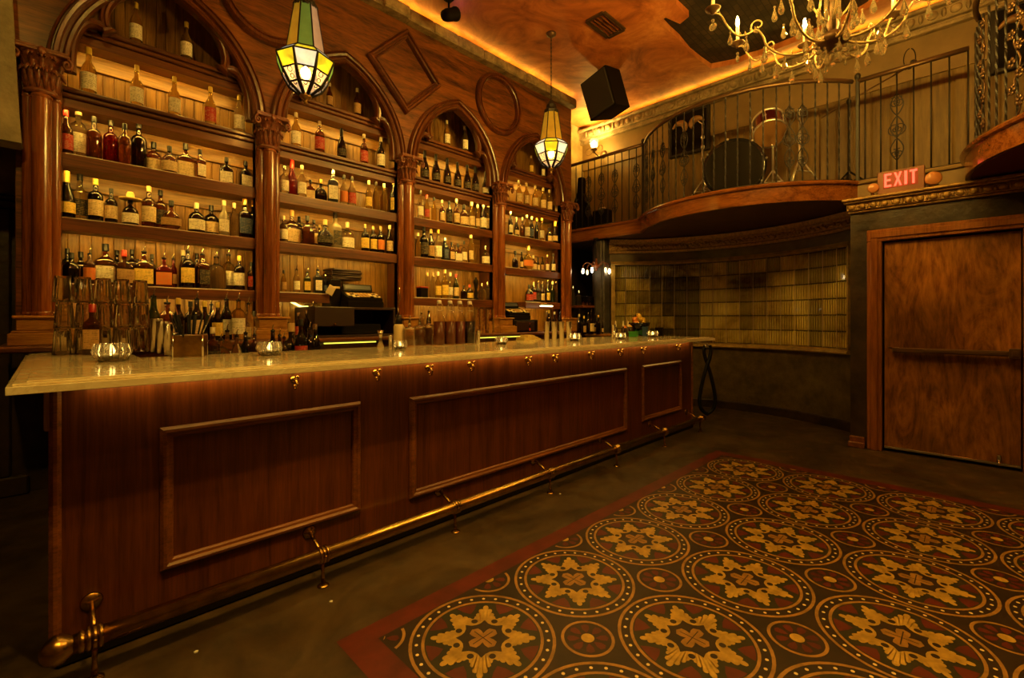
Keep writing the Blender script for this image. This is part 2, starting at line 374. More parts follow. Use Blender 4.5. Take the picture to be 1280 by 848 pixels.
for i in range(6):
    for j in range(6):
        cx, cy = CX0+i*S0, CY0-j*S0
        ring(cx, cy, .275, .288, 3, 6); ring(cx, cy, .228, .240, 3, 6)
        flat(circ(cx, cy, .228), 2, 3)
        for k in range(30):
            a = 2*PI*k/30; flat(circ(cx+.258*math.cos(a), cy+.258*math.sin(a), .0068, 8), 3, 4)
        out = []
        for k in range(8):
            a0 = k*45
            out += [(a0-a, r) for a, r in reversed(prof[1:])] + [(a0+a, r) for a, r in prof[:-1]]
        star = [(cx+r*math.cos(math.radians(a)), cy+r*math.sin(math.radians(a))) for a, r in out]
        # gold leaf star with its dark heart
        n = len(star)
        mz.add([(x, y, .0010+.0004*4) for x, y in star]+[(cx, cy, .0010+.0004*4)], [[q, (q+1) % n, n] for q in range(n)], 1)
        heart = []
        for k in range(8):
            heart += [(k*45, .108), (k*45+10, .089), (k*45+22.5, .083), (k*45+35, .089)]
        hp = [(cx+r*math.cos(math.radians(a)), cy+r*math.sin(math.radians(a))) for a, r in heart]
        mz.add([(x, y, .0010+.0004*5) for x, y in hp]+[(cx, cy, .0010+.0004*5)], [[q, (q+1) % 32, 32] for q in range(32)], 0)
        for k in range(8):
            a = math.radians(k*45+22.5)
            flat(circ(cx+.108*math.cos(a), cy+.108*math.sin(a), .0135, 12), 5, 0)
            red = [(k*45+22.5, .160), (k*45+15, .185), (k*45+11, .222), (k*45+17, .223), (k*45+28, .223), (k*45+34, .222), (k*45+30, .185)]
            flat([(cx+r*math.cos(math.radians(q)), cy+r*math.sin(math.radians(q))) for q, r in red], 3, 2)
        fw = []
        for k in range(4):
            fw += [(k*90-22, .060), (k*90, .067), (k*90+22, .060), (k*90+32, .044), (k*90+45, .026), (k*90+58, .044)]
        fp = [(cx+r*math.cos(math.radians(a)), cy+r*math.sin(math.radians(a))) for a, r in fw]
        mz.add([(x, y, .0010+.0004*6) for x, y in fp]+[(cx, cy, .0010+.0004*6)], [[q, (q+1) % 24, 24] for q in range(24)], 5)
        for k in (0, 1):
            a = math.radians(k*90); dx, dy = .052*math.cos(a), .052*math.sin(a); ox, oy = -.002*math.sin(a), .002*math.cos(a)
            flat([(cx-dx+ox, cy-dy+oy), (cx+dx+ox, cy+dy+oy), (cx+dx-ox, cy+dy-oy), (cx-dx-ox, cy-dy-oy)], 7, 0)
inside = lambda x, y: ax0+.004 < x < ax1-.004 and ay0+.004 < y < ay1-.004
for i in range(7):
    for j in range(7):
        cx, cy = ax0+i*S0, ay1-j*S0
        ring(cx, cy, .093, .105, 3, 6, 36, inside)
        for k in range(8):
            a0 = k*45
            p = [(a0, .030), (a0-15, .055), (a0-12, .076), (a0, .082), (a0+12, .076), (a0+15, .055)]
            p = [(cx+r*math.cos(math.radians(q)), cy+r*math.sin(math.radians(q))) for q, r in p]
            if all(inside(*q) for q in p): flat(p, 3, 2)
        p = circ(cx, cy, .026, 24); p = [q for q in p if inside(*q)]
        if len(p) > 4: flat(p, 4, 1)
tag(mz.build('tile_rug', TM), 'red-bordered patterned tile rug inlaid in the floor, gold star medallions', 'rug')
# ------------------------------------------------------------------ walls behind and beside the room
w = MB(); w.box(-3.2, 7.4, YB, YB+.15, 0, ZC+.1); struct(w.build('wall_back', M['darkwall']))
w = MB(); w.box(5.62, XW, YB-.03, YB, DECK, ZC); struct(w.build('wall_back_upper', mat('yellow_plaster', (.42, .30, .11), .8, var=.35, vs=6, bump=.5, bs=14)))
w = MB(); w.box(-3.2, -3.05, -4.2, YB, 0, ZC+.1); struct(w.build('wall_left', M['tanwall']))
w = MB(); w.box(-3.2, 7.4, -4.2, -4.05, 0, ZC+.1); struct(w.build('wall_front', M['tanwall']))
w = MB(); w.box(XW, XW+.12, -4.05, YB, DECK, ZC+.1); struct(w.build('wall_far_upper', wood('planked_wall', (.11, .062, .018), (.24, .145, .045), 'z', 5, .55, 0, .1, groove=.085)))
w = MB(); w.box(7.25, 7.4, -4.05, YB, 0, DECK); struct(w.build('wall_far_lower', M['darkwall']))
# plain plaster field and moulded rail at the top of the far wall
w = MB(); w.box(XW-.02, XW, -4.05, YB, 3.86, ZC, .004); struct(w.build('trim_1', M['tanwall']))
w = MB()
for (a, b, d) in ((4.30, 4.34, .07), (4.34, 4.37, .05), (4.37, 4.50, .09), (4.50, 4.54, .14)):
    w.box(XW-.02-d, XW-.02, -4.05, YB, a, b, .008)
y = -4.0
while y < YB-.2:
    w.ball((XW-.115, y, 4.435), (.03, .05, .045), 8, 6); w.ball((XW-.115, y+.09, 4.435), (.02, .02, .05), 6, 6); y += .18
struct(w.build('trim_2', M['stone']))
# ------------------------------------------------------------------ ceiling with its broken patch
HP = [(845, 6), (861, 21), (850, 30), (832, 22), (825.5, 27), (838, 40), (849, 50), (862, 66), (876, 77), (889, 86), (904, 83), (920, 80), (935, 73), (947, 70), (972, 61), (1000, 50), (1040, 34), (1075, 16), (1110, -6)]
HPW = [onZ(a, b, ZC) for a, b in HP] + [(3.35, .05), (2.55, .75), (3.0, 1.3)]
bm = bmesh.new()
ov = [bm.verts.new((x, y, ZC)) for x, y in ((-3.2, -4.2), (7.4, -4.2), (7.4, YB+.1), (-3.2, YB+.1))]
hv = [bm.verts.new((x, y, ZC)) for x, y in HPW]
ed = [bm.edges.new((L[i], L[(i+1) % len(L)])) for L in (ov, hv) for i in range(len(L))]
bmesh.ops.triangle_fill(bm, use_beauty=True, use_dissolve=False, edges=ed)
hv2 = [bm.verts.new((x, y, ZC+.07)) for x, y in HPW]
for i in range(len(hv)):
    j = (i+1) % len(hv); bm.faces.new((hv[i], hv[j], hv2[j], hv2[i]))
def ceilmat():
    m, nt, out = newmat('orange_ceiling_plaster'); L = nt.links
    p = N(nt, 'ShaderNodeBsdfPrincipled', Roughness=.55); L.new(p.outputs[0], out.inputs[0])
    tc = N(nt, 'ShaderNodeTexCoord')
    n = N(nt, 'ShaderNodeTexNoise', Scale=1.5, Detail=9.0, Roughness=.68, Distortion=1.3); L.new(tc.outputs['Object'], n.inputs['Vector'])
    r = ramp(nt, [(.32, (.20, .045, .010)), (.5, (.50, .145, .030)), (.68, (.74, .29, .075))]); L.new(n.outputs['Fac'], r.inputs[0]); L.new(r.outputs[0], p.inputs['Base Color'])
    n2 = N(nt, 'ShaderNodeTexNoise', Scale=30.0, Detail=5.0); L.new(tc.outputs['Object'], n2.inputs['Vector'])
    b = N(nt, 'ShaderNodeBump', Strength=.25, Distance=.01); L.new(n2.outputs['Fac'], b.inputs['Height']); L.new(b.outputs[0], p.inputs['Normal'])
    return m
me = bpy.data.meshes.new('ceiling'); bm.to_mesh(me); bm.free(); me.materials.append(ceilmat())
ceil = struct(obj('ceiling', me))
def brickmat():
    m, nt, out = newmat('exposed_dark_brick'); L = nt.links
    p = N(nt, 'ShaderNodeBsdfPrincipled', Roughness=.7); L.new(p.outputs[0], out.inputs[0])
    tc = N(nt, 'ShaderNodeTexCoord'); b = N(nt, 'ShaderNodeTexBrick', Scale=4.0); L.new(tc.outputs['Object'], b.inputs[0])
    b.inputs['Color1'].default_value = (.09, .055, .028, 1); b.inputs['Color2'].default_value = (.045, .030, .018, 1); b.inputs['Mortar'].default_value = (.02, .016, .010, 1)
    n = N(nt, 'ShaderNodeTexNoise', Scale=5.0, Detail=6.0); L.new(tc.outputs['Object'], n.inputs['Vector'])
    mx = N(nt, 'ShaderNodeMixRGB', blend_type='MULTIPLY'); mx.inputs[0].default_value = .8; r = ramp(nt, [(.35, (.2,)*3), (.7, (1,)*3)])
    L.new(n.outputs['Fac'], r.inputs[0]); L.new(b.outputs[0], mx.inputs[1]); L.new(r.outputs[0], mx.inputs[2]); L.new(mx.outputs[0], p.inputs['Base Color'])
    return m
w = MB(); w.box(.5, 6.6, -2.5, 3.6, ZC+.07, ZC+.12)
for i in range(26):
    a = random.uniform(2.7, 4.6); b = random.uniform(.3, 2.2)
    w.box(a, a+random.uniform(.15, .3), b, b+random.uniform(.08, .14), ZC+.055, ZC+.075, .006)
struct(w.build('ceiling_brick_patch', brickmat()))
# ------------------------------------------------------------------ left edge: plaster pilaster and dark panelling
# plaster-faced header left of the back bar, cut on the slant, and the black panelling beneath
w = MB(); w.prism([(-3.05, 2.36), (-.115, 2.34), (-.125, 2.48), (-.215, ZC), (-3.05, ZC)], 4.12, 4.30, lambda u, v, k: (u, k, v))
w.build('x', M['plaster'])
o = bpy.data.objects['x']; o.name = 'wall_left_header'; struct(o)
w = MB()
for a, b in ((-3.05, -1.6), (-1.58, -.62), (-.60, -.19)): w.box(a, b, YB-.05, YB, .14, 2.05, .01); w.box(a+.07, b-.07, YB-.07, YB-.04, .3, 1.1, .01); w.box(a+.07, b-.07, YB-.07, YB-.04, 1.2, 1.95, .01)
w.box(-3.05, -.10, YB-.09, YB, 2.05, 2.10, .01); w.box(-3.05, -.10, YB-.12, YB, 2.10, 2.135, .01)
struct(w.build('trim_3', M['darkwall']))
w = MB(); w.box(-3.05, -.10, YB-.06, YB, 0, .14, .012); struct(w.build('baseboard_back', M['darkwall']))
w = MB(); w.box(-3.05, -.12, YB-.035, YB, 2.14, 2.5, .004); struct(w.build('trim_4', M['plaster']))
# ------------------------------------------------------------------ curved alcove wall with glass blocks
AC, AR, A0, A1 = (4.60, 2.30), 2.20, -35.8, 46.6
def arcp(a, off=0.0): a = math.radians(a); return (AC[0]+(AR-off)*math.cos(a), AC[1]+(AR-off)*math.sin(a))
def arcsweep(mb, prof, a0=A0, a1=A1, n=40, m=0, sm=False):     # prof: (distance out of the wall, z)
    k = len(prof); V = []; Fc = []
    for i in range(n+1):
        a = a0+(a1-a0)*i/n
        for off, z in prof:
            x, y = arcp(a, off); V.append((x, y, z))
    for i in range(n):
        for j in range(k): Fc.append([i*k+j, i*k+(j+1) % k, (i+1)*k+(j+1) % k, (i+1)*k+j])
    Fc += [list(range(k)), [n*k+j for j in range(k)]]
    mb.add(V, Fc, m, sm)
w = MB()
arcsweep(w, [(0, 0), (0, .87), (-.14, .87), (-.14, 0)], -39.5, 49.5)
arcsweep(w, [(0, 2.13), (0, 2.475), (-.14, 2.475), (-.14, 2.13)], -39.5, 49.5)
struct(w.build('wall_alcove', M['lowwall']))
w = MB(); arcsweep(w, [(.02, 0), (.02, .10), (.008, .115), (0, .115), (0, 0)], -39, 49); struct(w.build('baseboard_alcove', M['darkwall']))
w = MB()
arcsweep(w, [(0, .865), (.045, .865), (.055, .88), (.045, .905), (.02, .915), (.02, .93), (-.10, .93), (-.10, .865)], A0-.6, A1+1.6)
arcsweep(w, [(0, 2.09), (.03, 2.09), (.045, 2.11), (.03, 2.145), (0, 2.15)], A0-.6, A1+1.6)
arcsweep(w, [(-.02, .92), (.035, .92), (.035, 2.10), (-.02, 2.10)], A1, A1+1.5, 3); arcsweep(w, [(-.02, .92), (.03, .92), (.03, 2.10), (-.02, 2.10)], A0-.6, A0, 3)
wf = struct(w.build('window_1', M['goldtrim']))
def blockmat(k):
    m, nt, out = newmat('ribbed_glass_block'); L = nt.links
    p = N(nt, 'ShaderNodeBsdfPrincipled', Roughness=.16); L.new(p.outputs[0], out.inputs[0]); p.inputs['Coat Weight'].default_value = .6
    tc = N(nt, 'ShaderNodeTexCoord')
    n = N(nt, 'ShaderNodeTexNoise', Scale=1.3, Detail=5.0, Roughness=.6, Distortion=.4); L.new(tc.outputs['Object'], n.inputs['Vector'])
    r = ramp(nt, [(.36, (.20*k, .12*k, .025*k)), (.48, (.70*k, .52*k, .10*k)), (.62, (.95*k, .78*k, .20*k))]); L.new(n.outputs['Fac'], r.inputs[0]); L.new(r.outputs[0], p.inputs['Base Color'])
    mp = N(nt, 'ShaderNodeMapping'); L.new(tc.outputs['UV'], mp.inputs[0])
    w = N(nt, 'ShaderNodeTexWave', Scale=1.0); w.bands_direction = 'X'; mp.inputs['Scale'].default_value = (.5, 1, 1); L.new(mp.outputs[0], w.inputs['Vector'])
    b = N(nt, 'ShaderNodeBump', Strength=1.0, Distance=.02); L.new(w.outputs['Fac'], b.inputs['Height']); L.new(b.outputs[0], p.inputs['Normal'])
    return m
w = MB(); NB = 18; ZB = [.93+.193*i for i in range(7)]
for i in range(NB):
    b0 = A0+(A1-A0)*i/NB+.06; b1 = A0+(A1-A0)*(i+1)/NB-.06
    for j in range(6):
        z0, z1 = ZB[j]+.003, ZB[j+1]-.003
        e, g = .22, .008
        A = [(*arcp(b0, -.035), z0), (*arcp(b1, -.035), z0), (*arcp(b1, -.035), z1), (*arcp(b0, -.035), z1)]
        B = [(*arcp(b0+e, -.018), z0+g), (*arcp(b1-e, -.018), z0+g), (*arcp(b1-e, -.018), z1-g), (*arcp(b0+e, -.018), z1-g)]
        w.add(A+B, [[4, 5, 6, 7]]+[[k, (k+1) % 4, 4+(k+1) % 4, 4+k] for k in range(4)], 3 if (11 <= i <= 14 and j < 5 and random.random() < .85) else random.choice((0, 0, 1, 2)))  # darkest blocks paint a dark reflection into the glass colour
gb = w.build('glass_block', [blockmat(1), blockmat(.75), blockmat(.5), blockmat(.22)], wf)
gb['label'] = 'ribbed golden glass blocks in a curved grid'
uv = gb.data.uv_layers.new(name='UVMap')
for p in gb.data.polygons:
    for li in p.loop_indices:
        c = gb.data.vertices[gb.data.loops[li].vertex_index].co
        uv.data[li].uv = (math.degrees(math.atan2(c.y-AC[1], c.x-AC[0]))*.8, c.z)
w = MB(); arcsweep(w, [(-.05, .92), (-.05, 2.12), (-.09, 2.12), (-.09, .92)]); w.build('grout_backing', M['bluepost'], wf)
w = MB()
for i in range(NB+1):
    a = A0+(A1-A0)*i/NB; arcsweep(w, [(-.032, .93), (-.022, .93), (-.022, 2.09), (-.032, 2.09)], a-.07, a+.07, 1)
gro = w; w = MB()
for j in range(7): arcsweep(w, [(-.034, ZB[j]-.003), (-.026, ZB[j]-.003), (-.026, ZB[j]+.003), (-.034, ZB[j]+.003)], n=36)
w.build('grout_course', mat('dark_grout', (.05, .035, .015), .7), wf); gro.build('grout_joint', mat('pale_grout', (.62, .46, .18), .5), wf)
# gilded frieze under the balcony
w = MB()
arcsweep(w, [(0, 2.27), (.04, 2.27), (.055, 2.30), (.04, 2.315), (.045, 2.40), (.07, 2.42), (.09, 2.47), (0, 2.475)], -38.5, 49)
for i in range(130):
    a = -38+86.5*i/129; x, y = arcp(a, .045)
    w.ball((x, y, 2.357+.012*math.sin(i*2.2)), (.022, .022, .026 if i % 2 else .014), 6, 4)
struct(w.build('trim_5', M['gold']))
# dark painted return between the alcove and the back bar
w = MB(); x0, y0 = arcp(49.3); w.box(x0-.13, x0+.04, y0-.02, y0+.16, 0, 2.475, .012); w.box(x0-.15, x0-.13, y0+.02, y0+.12, 0, 2.475, .01)
struct(w.build('wall_alcove_post', M['bluepost']))
w = MB(); w.box(5.95, 7.25, y0+.16, y0+.22, 0, DECK-.19); struct(w.build('wall_alcove_return', M['darkwall']))
# ------------------------------------------------------------------ door wall with ledge, cornice, frame and door
DY0, DY1, DZ = -.275, .635, 2.015
w = MB(); w.box(XD, XD+.15, DY1, .885, 0, 2.40); w.box(XD, XD+.15, -4.05, DY0, 0, 2.40); w.box(XD, XD+.15, DY0, DY1, DZ, 2.40); w.box(XD+.15, 6.55, .76, .885, 0, 2.40); w.box(XD+.02, 5.95, -4.05, .885, 2.39, 2.44)
struct(w.build('wall_right', M['darkwall']))
w = MB(); w.box(5.86, 5.98, -4.05, .885, 2.44, 2.475, .005); struct(w.build('wall_right_ledge', M['plaster']))
w = MB()
for (a, b, d) in ((2.315, 2.335, .03), (2.335, 2.405, .05), (2.405, 2.425, .085), (2.425, 2.452, .11)): w.box(XD-d, XD, -4.05, .885+d*.5, a, b, .006)
y = .87
while y > -1.6:
    w.ball((XD-.058, y, 2.37), (.018, .030, .028), 8, 6); w.ball((XD-.054, y-.043, 2.37), (.012, .010, .026), 6, 4); y -= .086
struct(w.build('trim_6', M['gold']))
w = MB(); w.box(XD-.035, XD, .765, .89, 0, .11, .008); w.box(XD-.05, XD, .765, .90, 0, .055, .006); struct(w.build('baseboard_right', M['barm']))
w = MB()
for (a, b) in ((DY1, DY1+.115), (DY0-.115, DY0)):
    w.box(XD-.03, XD+.01, a, b, 0, DZ-.001, .006); w.box(XD-.045, XD-.028, a+.03, b-.03, 0, DZ+.029, .006)
w.box(XD-.03, XD+.01, DY0-.115, DY1+.115, DZ, DZ+.115, .006); w.box(XD-.045, XD-.028, DY0-.085, DY1+.085, DZ+.03, DZ+.085, .006)
d1 = struct(w.build('door_1', M['frame']))
w = MB(); w.box(XD+.03, XD+.075, DY0+.006, DY1-.012, .025, DZ-.012, .004); w.build('door_leaf', M['door'], d1)
w = MB(); w.box(XD+.018, XD+.03, DY0+.006, DY1-.012, .028, .05, .002); w.build('kick_strip', M['steel'], d1)['label'] = 'thin metal sweep along the foot of the door'
w = MB(); ya, yb = onX(1119, XD), onX(1262, XD)
w.box(XD-.045, XD-.005, yb, ya-.02, .955, .998, .006); w.box(XD-.055, XD-.045, yb+.02, ya-.20, .963, .990, .003); w.box(XD-.03, XD+.03, ya-.03, ya+.02, .955, 1.0, .006)
w.tube([(XD-.02, ya+.02, .99), (XD-.03, ya+.05, 1.0)], .008)
pb = w.build('push_bar', M['ironb'], d1); pb['label'] = 'dull metal push bar across the door'
w = MB(); w.box(XD-.06, XD+.03, yb-.065, yb+.005, .935, 1.02, .008); w.box(XD-.07, XD-.05, yb-.05, yb-.01, .955, 1.0, .004); w.build('latch_box', M['ironb'], pb)
w = MB(); yh = onX(1249, XD); w.box(XD+.0, XD+.03, yh-.012, yh+.012, .06, .12, .004); w.tube([(XD+.005, yh, .075), (XD-.02, yh, .03)], .007); w.build('door_stop', M['steel'], d1)
def copy_tree(o, parent=None):
    c = o.copy(); COL.objects.link(c); c.parent = parent
    for ch in [x for x in COL.objects if x.parent == o]: copy_tree(ch, c)
    return c
# ------------------------------------------------------------------ balcony
BC, BR = (6.67, 2.08), 1.47
C2, R2 = (5.60, -1.35), 1.40
def bal(off=0.0, part='all'):
    s1 = [(5.85+off, YB-.02), (5.85+off, 3.3)]
    a1 = [(BC[0]+(BR-off)*math.cos(math.radians(a)), BC[1]+(BR-off)*math.sin(math.radians(a))) for a in [124+112*i/36 for i in range(37)]]
    s2 = [(5.85+off, .86), (5.85+off, .04)]
    a2 = [(C2[0]+(R2-off)*math.cos(math.radians(a)), C2[1]+(R2-off)*math.sin(math.radians(a))) for a in [80+130*i/36 for i in range(37)]]
    return {'s1': s1, 'a1': a1, 's2': s2, 'a2': a2, 'all': s1+a1+s2+a2}[part]
P = bal(.03); P = P+[(P[-1][0], -4.0), (7.24, -4.0), (7.24, YB-.02)]
w = MB(); w.prism(P, DECK-.17, DECK, lambda u, v, k: (u, v, k)); deck = struct(w.build('balcony_floor', [M['soffit']]))
def strip(mb, path, prof, m=0, sm=False):      # prof: (outward from the edge, z); outward = away from the wall
    Pn = [Vector((x, y)) for x, y in path]; k = len(prof); V = []; Fc = []
    for i, p in enumerate(Pn):
        d = (Pn[min(i+1, len(Pn)-1)]-Pn[max(i-1, 0)]).normalized(); n = Vector((d.y, -d.x))
        if n.x > 0 and abs(d.y) > .99: n = -n
        for o_, z in prof: V.append((p.x+n.x*o_, p.y+n.y*o_, z))
    for i in range(len(Pn)-1):
        for j in range(k): Fc.append([i*k+j, i*k+(j+1) % k, (i+1)*k+(j+1) % k, (i+1)*k+j])
    Fc += [list(range(k)), [(len(Pn)-1)*k+j for j in range(k)]]
    mb.add(V, Fc, m, sm)
FP = [(-.03, DECK-.185), (.015, DECK-.185), (.02, DECK-.03), (.045, DECK-.022), (.05, DECK-.004), (.04, DECK+.012), (-.03, DECK+.014)]
for k, nm in (('s1', 'trim_7'), ('a1', 'trim_8'), ('a2', 'trim_9')):
    w = MB(); strip(w, bal(0, k), FP); struct(w.build(nm, M['fascia']))
w = MB(); strip(w, bal(0, 's2'), FP); struct(w.build('trim_10', M['tanwall']))
w = MB(); P2 = bal(.02, 'a2'); w.prism(P2, DECK-.19, DECK-.172, lambda u, v, k: (u, v, k)); struct(w.build('trim_11', M['maroon']))  # red glow on this underside is put into its colour
# ------------------------------------------------------------------ railings
RT = 3.72
def spiral(c, r0, r1, a0, a1, n=22):
    return [(c[0]+(r0+(r1-r0)*i/n)*math.cos(math.radians(a0+(a1-a0)*i/n)), c[1]+(r0+(r1-r0)*i/n)*math.sin(math.radians(a0+(a1-a0)*i/n))) for i in range(n+1)]
bmesh_bal = MB()
pth = [(0, 0, DECK+.02+(RT-DECK-.04)*i/40) for i in range(41)]
bmesh_bal.tube(pth, .0085, 4, twist=.42, sm=False); me_bal = bmesh_bal.mesh('baluster', M['iron'])
bmesh_bal = MB(); bmesh_bal.tube([pth[0], pth[-1]], .0075, 6); me_plain = bmesh_bal.mesh('baluster_plain', M['iron'])
sc_ = MB()
for s in (1, -1):
    for c, r, a, b in (((.0, .62), .055, 60, 600), ((.0, .36), .065, -110, 430), ((.0, .12), .045, 80, 560)):
        q = spiral(c, r, .008, a, b); sc_.tube([(s*(u*.9+.018), 0, DECK+.12+v) for u, v in q], .005, 5)
    q = [(.0+.05*math.sin(i/20*2*PI*1.5), .05+.66*i/20) for i in range(21)]; sc_.tube([(s*u, 0, DECK+.12+v) for u, v in q], .0055, 5)
me_scr = sc_.mesh('scroll_ornament', M['iron'])
def fl_mesh():
    b = MB()
    for i in range(9):
        cz = DECK+.15+.1*i; cx = .035*(-1)**i
        for k in range(5):
            a = 2*PI*k/5; b.ball((cx+.024*math.cos(a), -.012, cz+.024*math.sin(a)), (.016, .008, .016), 6, 4)
        b.ball((cx, -.02, cz), .010, 6, 4)
    b.tube([(.03*math.sin(i*.9), 0, DECK+.05+.045*i) for i in range(22)], .006, 5)
    return b.mesh('flower_ornament', M['ironb'])
me_flo = fl_mesh()
def along(path, step):
    out = []; acc = 0; nxt = step*.5
    for (x0, y0), (x1, y1) in zip(path, path[1:]):
        L = math.hypot(x1-x0, y1-y0)
        while acc+L >= nxt and L > 0:
            k = (nxt-acc)/L; out.append((x0+(x1-x0)*k, y0+(y1-y0)*k, math.atan2(y1-y0, x1-x0))); nxt += step
        acc += L
    return out
def railing(path, label, step, scroll, me=me_bal, ends=(), flo=(), dz=0):
    r = thing('balcony_railing', label, 'railing', (*path[len(path)//2], DECK), group='wrought iron railings of the balcony')
    b = MB(); b.tube([(x, y, RT+dz) for x, y in path], .021, 8); b.tube([(x, y, RT+.014+dz) for x, y in path], .014, 6); b.build('top_rail', M['ironb'], r)
    b = MB(); b.tube([(x, y, DECK+.03) for x, y in path], .013, 6); b.build('bottom_rail', M['iron'], r)
    for i, (x, y, a) in enumerate(along(path, step)):
        m_ = me
        o = obj('baluster', m_, r, True); o.location = (x-r.location.x, y-r.location.y, -r.location.z)
        if i in scroll:
            s = obj('scroll_ornament', me_flo if i in flo else me_scr, r, True); s.location = o.location; s.rotation_euler = (0, 0, a)
    for (x, y) in ends:
        b = MB(); b.box(x-.016, x+.016, y-.016, y+.016, DECK+.01, RT+.03, .004); b.ball((x, y, RT+.05), (.028, .028, .035)); b.build('post', M['iron'], r)
    return r
railing(bal(.05, 's1'), 'straight dark iron railing behind the back bar end, below the wall sconce', .118, (5, 7, 9, 12), me_plain, [bal(.05, 's1')[-1]])
railing(bal(.05, 'a1'), 'bowed iron railing with twisted balusters in front of the drum kit', .122, (1, 3, 5, 8, 17, 18), me_bal, [])
railing(bal(.05, 's2'), 'short straight iron railing behind the exit sign', .125, (2,), me_plain, [bal(.05, 's2')[0]])
railing(bal(.05, 'a2'), 'curved iron railing with floral panels on the right-hand balcony', .105, (5, 9, 14, 19), me_bal, [bal(.05, 'a2')[0]], (5, 9, 14, 19), .2)
# ------------------------------------------------------------------ drum kit on the balcony
ZD = DECK+.014
bx, by, br = 5.60, 1.975, .325
MT = Matrix.Translation((bx, by, ZD+br+.012)) @ Matrix.Rotation(math.radians(22), 4, 'Z') @ Matrix.Rotation(-PI/2, 4, 'Y')
bd = thing('bass_drum', 'large bass drum with black head behind the bowed railing', 'drum', (bx, by, ZD))
w = MB(); w.lathe([(br-.012, -.36), (br-.012, .02)], 36, MT); w.build('shell', M['burg'], bd)
w = MB(); w.lathe([(0, .030), (br-.02, .028), (br-.02, .020), (0, .020)], 36, MT, sm=False); w.build('front_head', M['black'], bd)['label'] = 'plain black front head'
w = MB(); w.lathe([(br-.02, .036), (br+.01, .036), (br+.01, -.008), (br-.012, -.008), (br-.012, .028), (br-.02, .030)], 36, MT); w.build('hoop', M['blackg'], bd)
for k in range(8):
    a = 2*PI*k/8+.2; w = MB()
    p = [MT @ Vector(((br+.012)*math.cos(a), (br+.012)*math.sin(a), z)) for z in (.035, -.02, -.12)]
    w.tube(p, .008, 6); w.ball(p[0], .014, 6, 4); w.ball(p[2], .018, 6, 4); w.build('tension_rod', M['chrome'], bd)
for s in (1, -1):
    w = MB(); p = MT @ Vector((0, s*.22, -.16)); q = Vector((p.x-.10, p.y+s*.16, ZD+.008)); w.tube([p, q], .008, 6); w.ball(q, .012, 6, 4); w.build('leg', M['chrome'], bd)
tx, ty, tz = 5.80, 1.66, 3.44
tm = thing('tom_drum', 'burgundy tom drum on a chrome stand, tilted above the bass drum', 'drum', (tx, ty, ZD))
TM_ = Matrix.Translation((tx, ty, tz)) @ Matrix.Rotation(math.radians(38), 4, 'Y') @ Matrix.Rotation(math.radians(-14), 4, 'X')
w = MB(); w.lathe([(.165, -.11), (.165, .13)], 28, TM_); w.build('shell', M['burg'], tm)
w = MB(); w.lathe([(0, -.122), (.16, -.122), (.165, -.11), (0, -.108)], 28, TM_, sm=False); w.build('bottom_head', M['skin'], tm)['label'] = 'tan bottom head'
w = MB()
for z in (-.115, .13): w.lathe([(.166, z-.014), (.176, z-.012), (.176, z+.012), (.166, z+.014)], 28, TM_)
w.build('hoop', M['chrome'], tm)
for k in range(6):
    a = 2*PI*k/6; w = MB(); p = [TM_ @ Vector((.178*math.cos(a), .178*math.sin(a), z)) for z in (-.12, 0, .13)]; w.tube(p, .005, 5); w.ball(p[1], .014, 6, 4); w.build('lug', M['chrome'], tm)
def tripod(mb, x, y, z0, zk, r, a0=0.3, n=3, rad=.008):
    for k in range(n):
        a = a0+2*PI*k/n; mb.tube([(x, y, zk), (x+r*math.cos(a), y+r*math.sin(a), z0+.012)], rad, 6); mb.tube([(x, y, zk-.14), (x+r*.5*math.cos(a), y+r*.5*math.sin(a), (z0+zk)/2)], rad*.8, 5); mb.ball((x+r*math.cos(a), y+r*math.sin(a), z0+.014), .014, 6, 4)
w = MB(); tripod(w, tx+.06, ty-.02, ZD, ZD+.3, .2); w.tube([(tx+.06, ty-.02, ZD+.2), (tx+.06, ty-.02, tz-.2), (tx, ty, tz-.125)], .011, 8); w.build('stand', M['chrome'], tm)
st = thing('snare_stand', 'empty chrome tripod stand right of the drums on the balcony', 'stand', (5.72, 1.34, ZD))
w = MB(); tripod(w, 5.72, 1.34, ZD, ZD+.34, .20, .9); w.build('tripod', M['chrome'], st)
w = MB(); w.tube([(5.72, 1.34, ZD+.2), (5.72, 1.34, ZD+.62)], .012, 8); w.tube([(5.72, 1.34, ZD+.6), (5.72, 1.34, ZD+.84)], .008, 8); w.ball((5.72, 1.34, ZD+.58), (.02, .02, .025)); w.ball((5.72, 1.34, ZD+.84), (.026, .026, .02)); w.build('pole', M['chrome'], st)
ck = thing('cymbal_stand', 'chrome cymbal stand left of the bass drum', 'stand', (5.66, 2.36, ZD))
w = MB(); tripod(w, 5.66, 2.36, ZD, ZD+.3, .19, .2); w.build('tripod', M['chrome'], ck)
w = MB(); w.tube([(5.66, 2.36, ZD+.2), (5.66, 2.36, ZD+.98)], .010, 8)
for z in (.55, .7, .82): w.ball((5.66, 2.36, ZD+z), (.022, .022, .03))
w.tube([(5.66, 2.36, ZD+.98), (5.76, 2.46, ZD+1.08)], .007, 6); w.build('pole', M['chrome'], ck)
ms = thing('microphone_stand', 'black boom microphone stand behind the balcony railing', 'microphone stand', (6.0, .95, ZD))
w = MB(); tripod(w, 6.0, .95, ZD, ZD+.16, .16, .5, rad=.009); w.lathe([(.05, 0), (.05, .02), (.02, .06), (.016, .1)], 12, Matrix.Translation((6.0, .95, ZD+.02))); w.build('base', M['black'], ms)
w = MB(); w.tube([(6.0, .95, ZD+.1), (6.0, .95, ZD+.9)], .011, 8); w.ball((6.0, .95, ZD+.9), (.022, .022, .035)); w.build('pole', M['black'], ms)
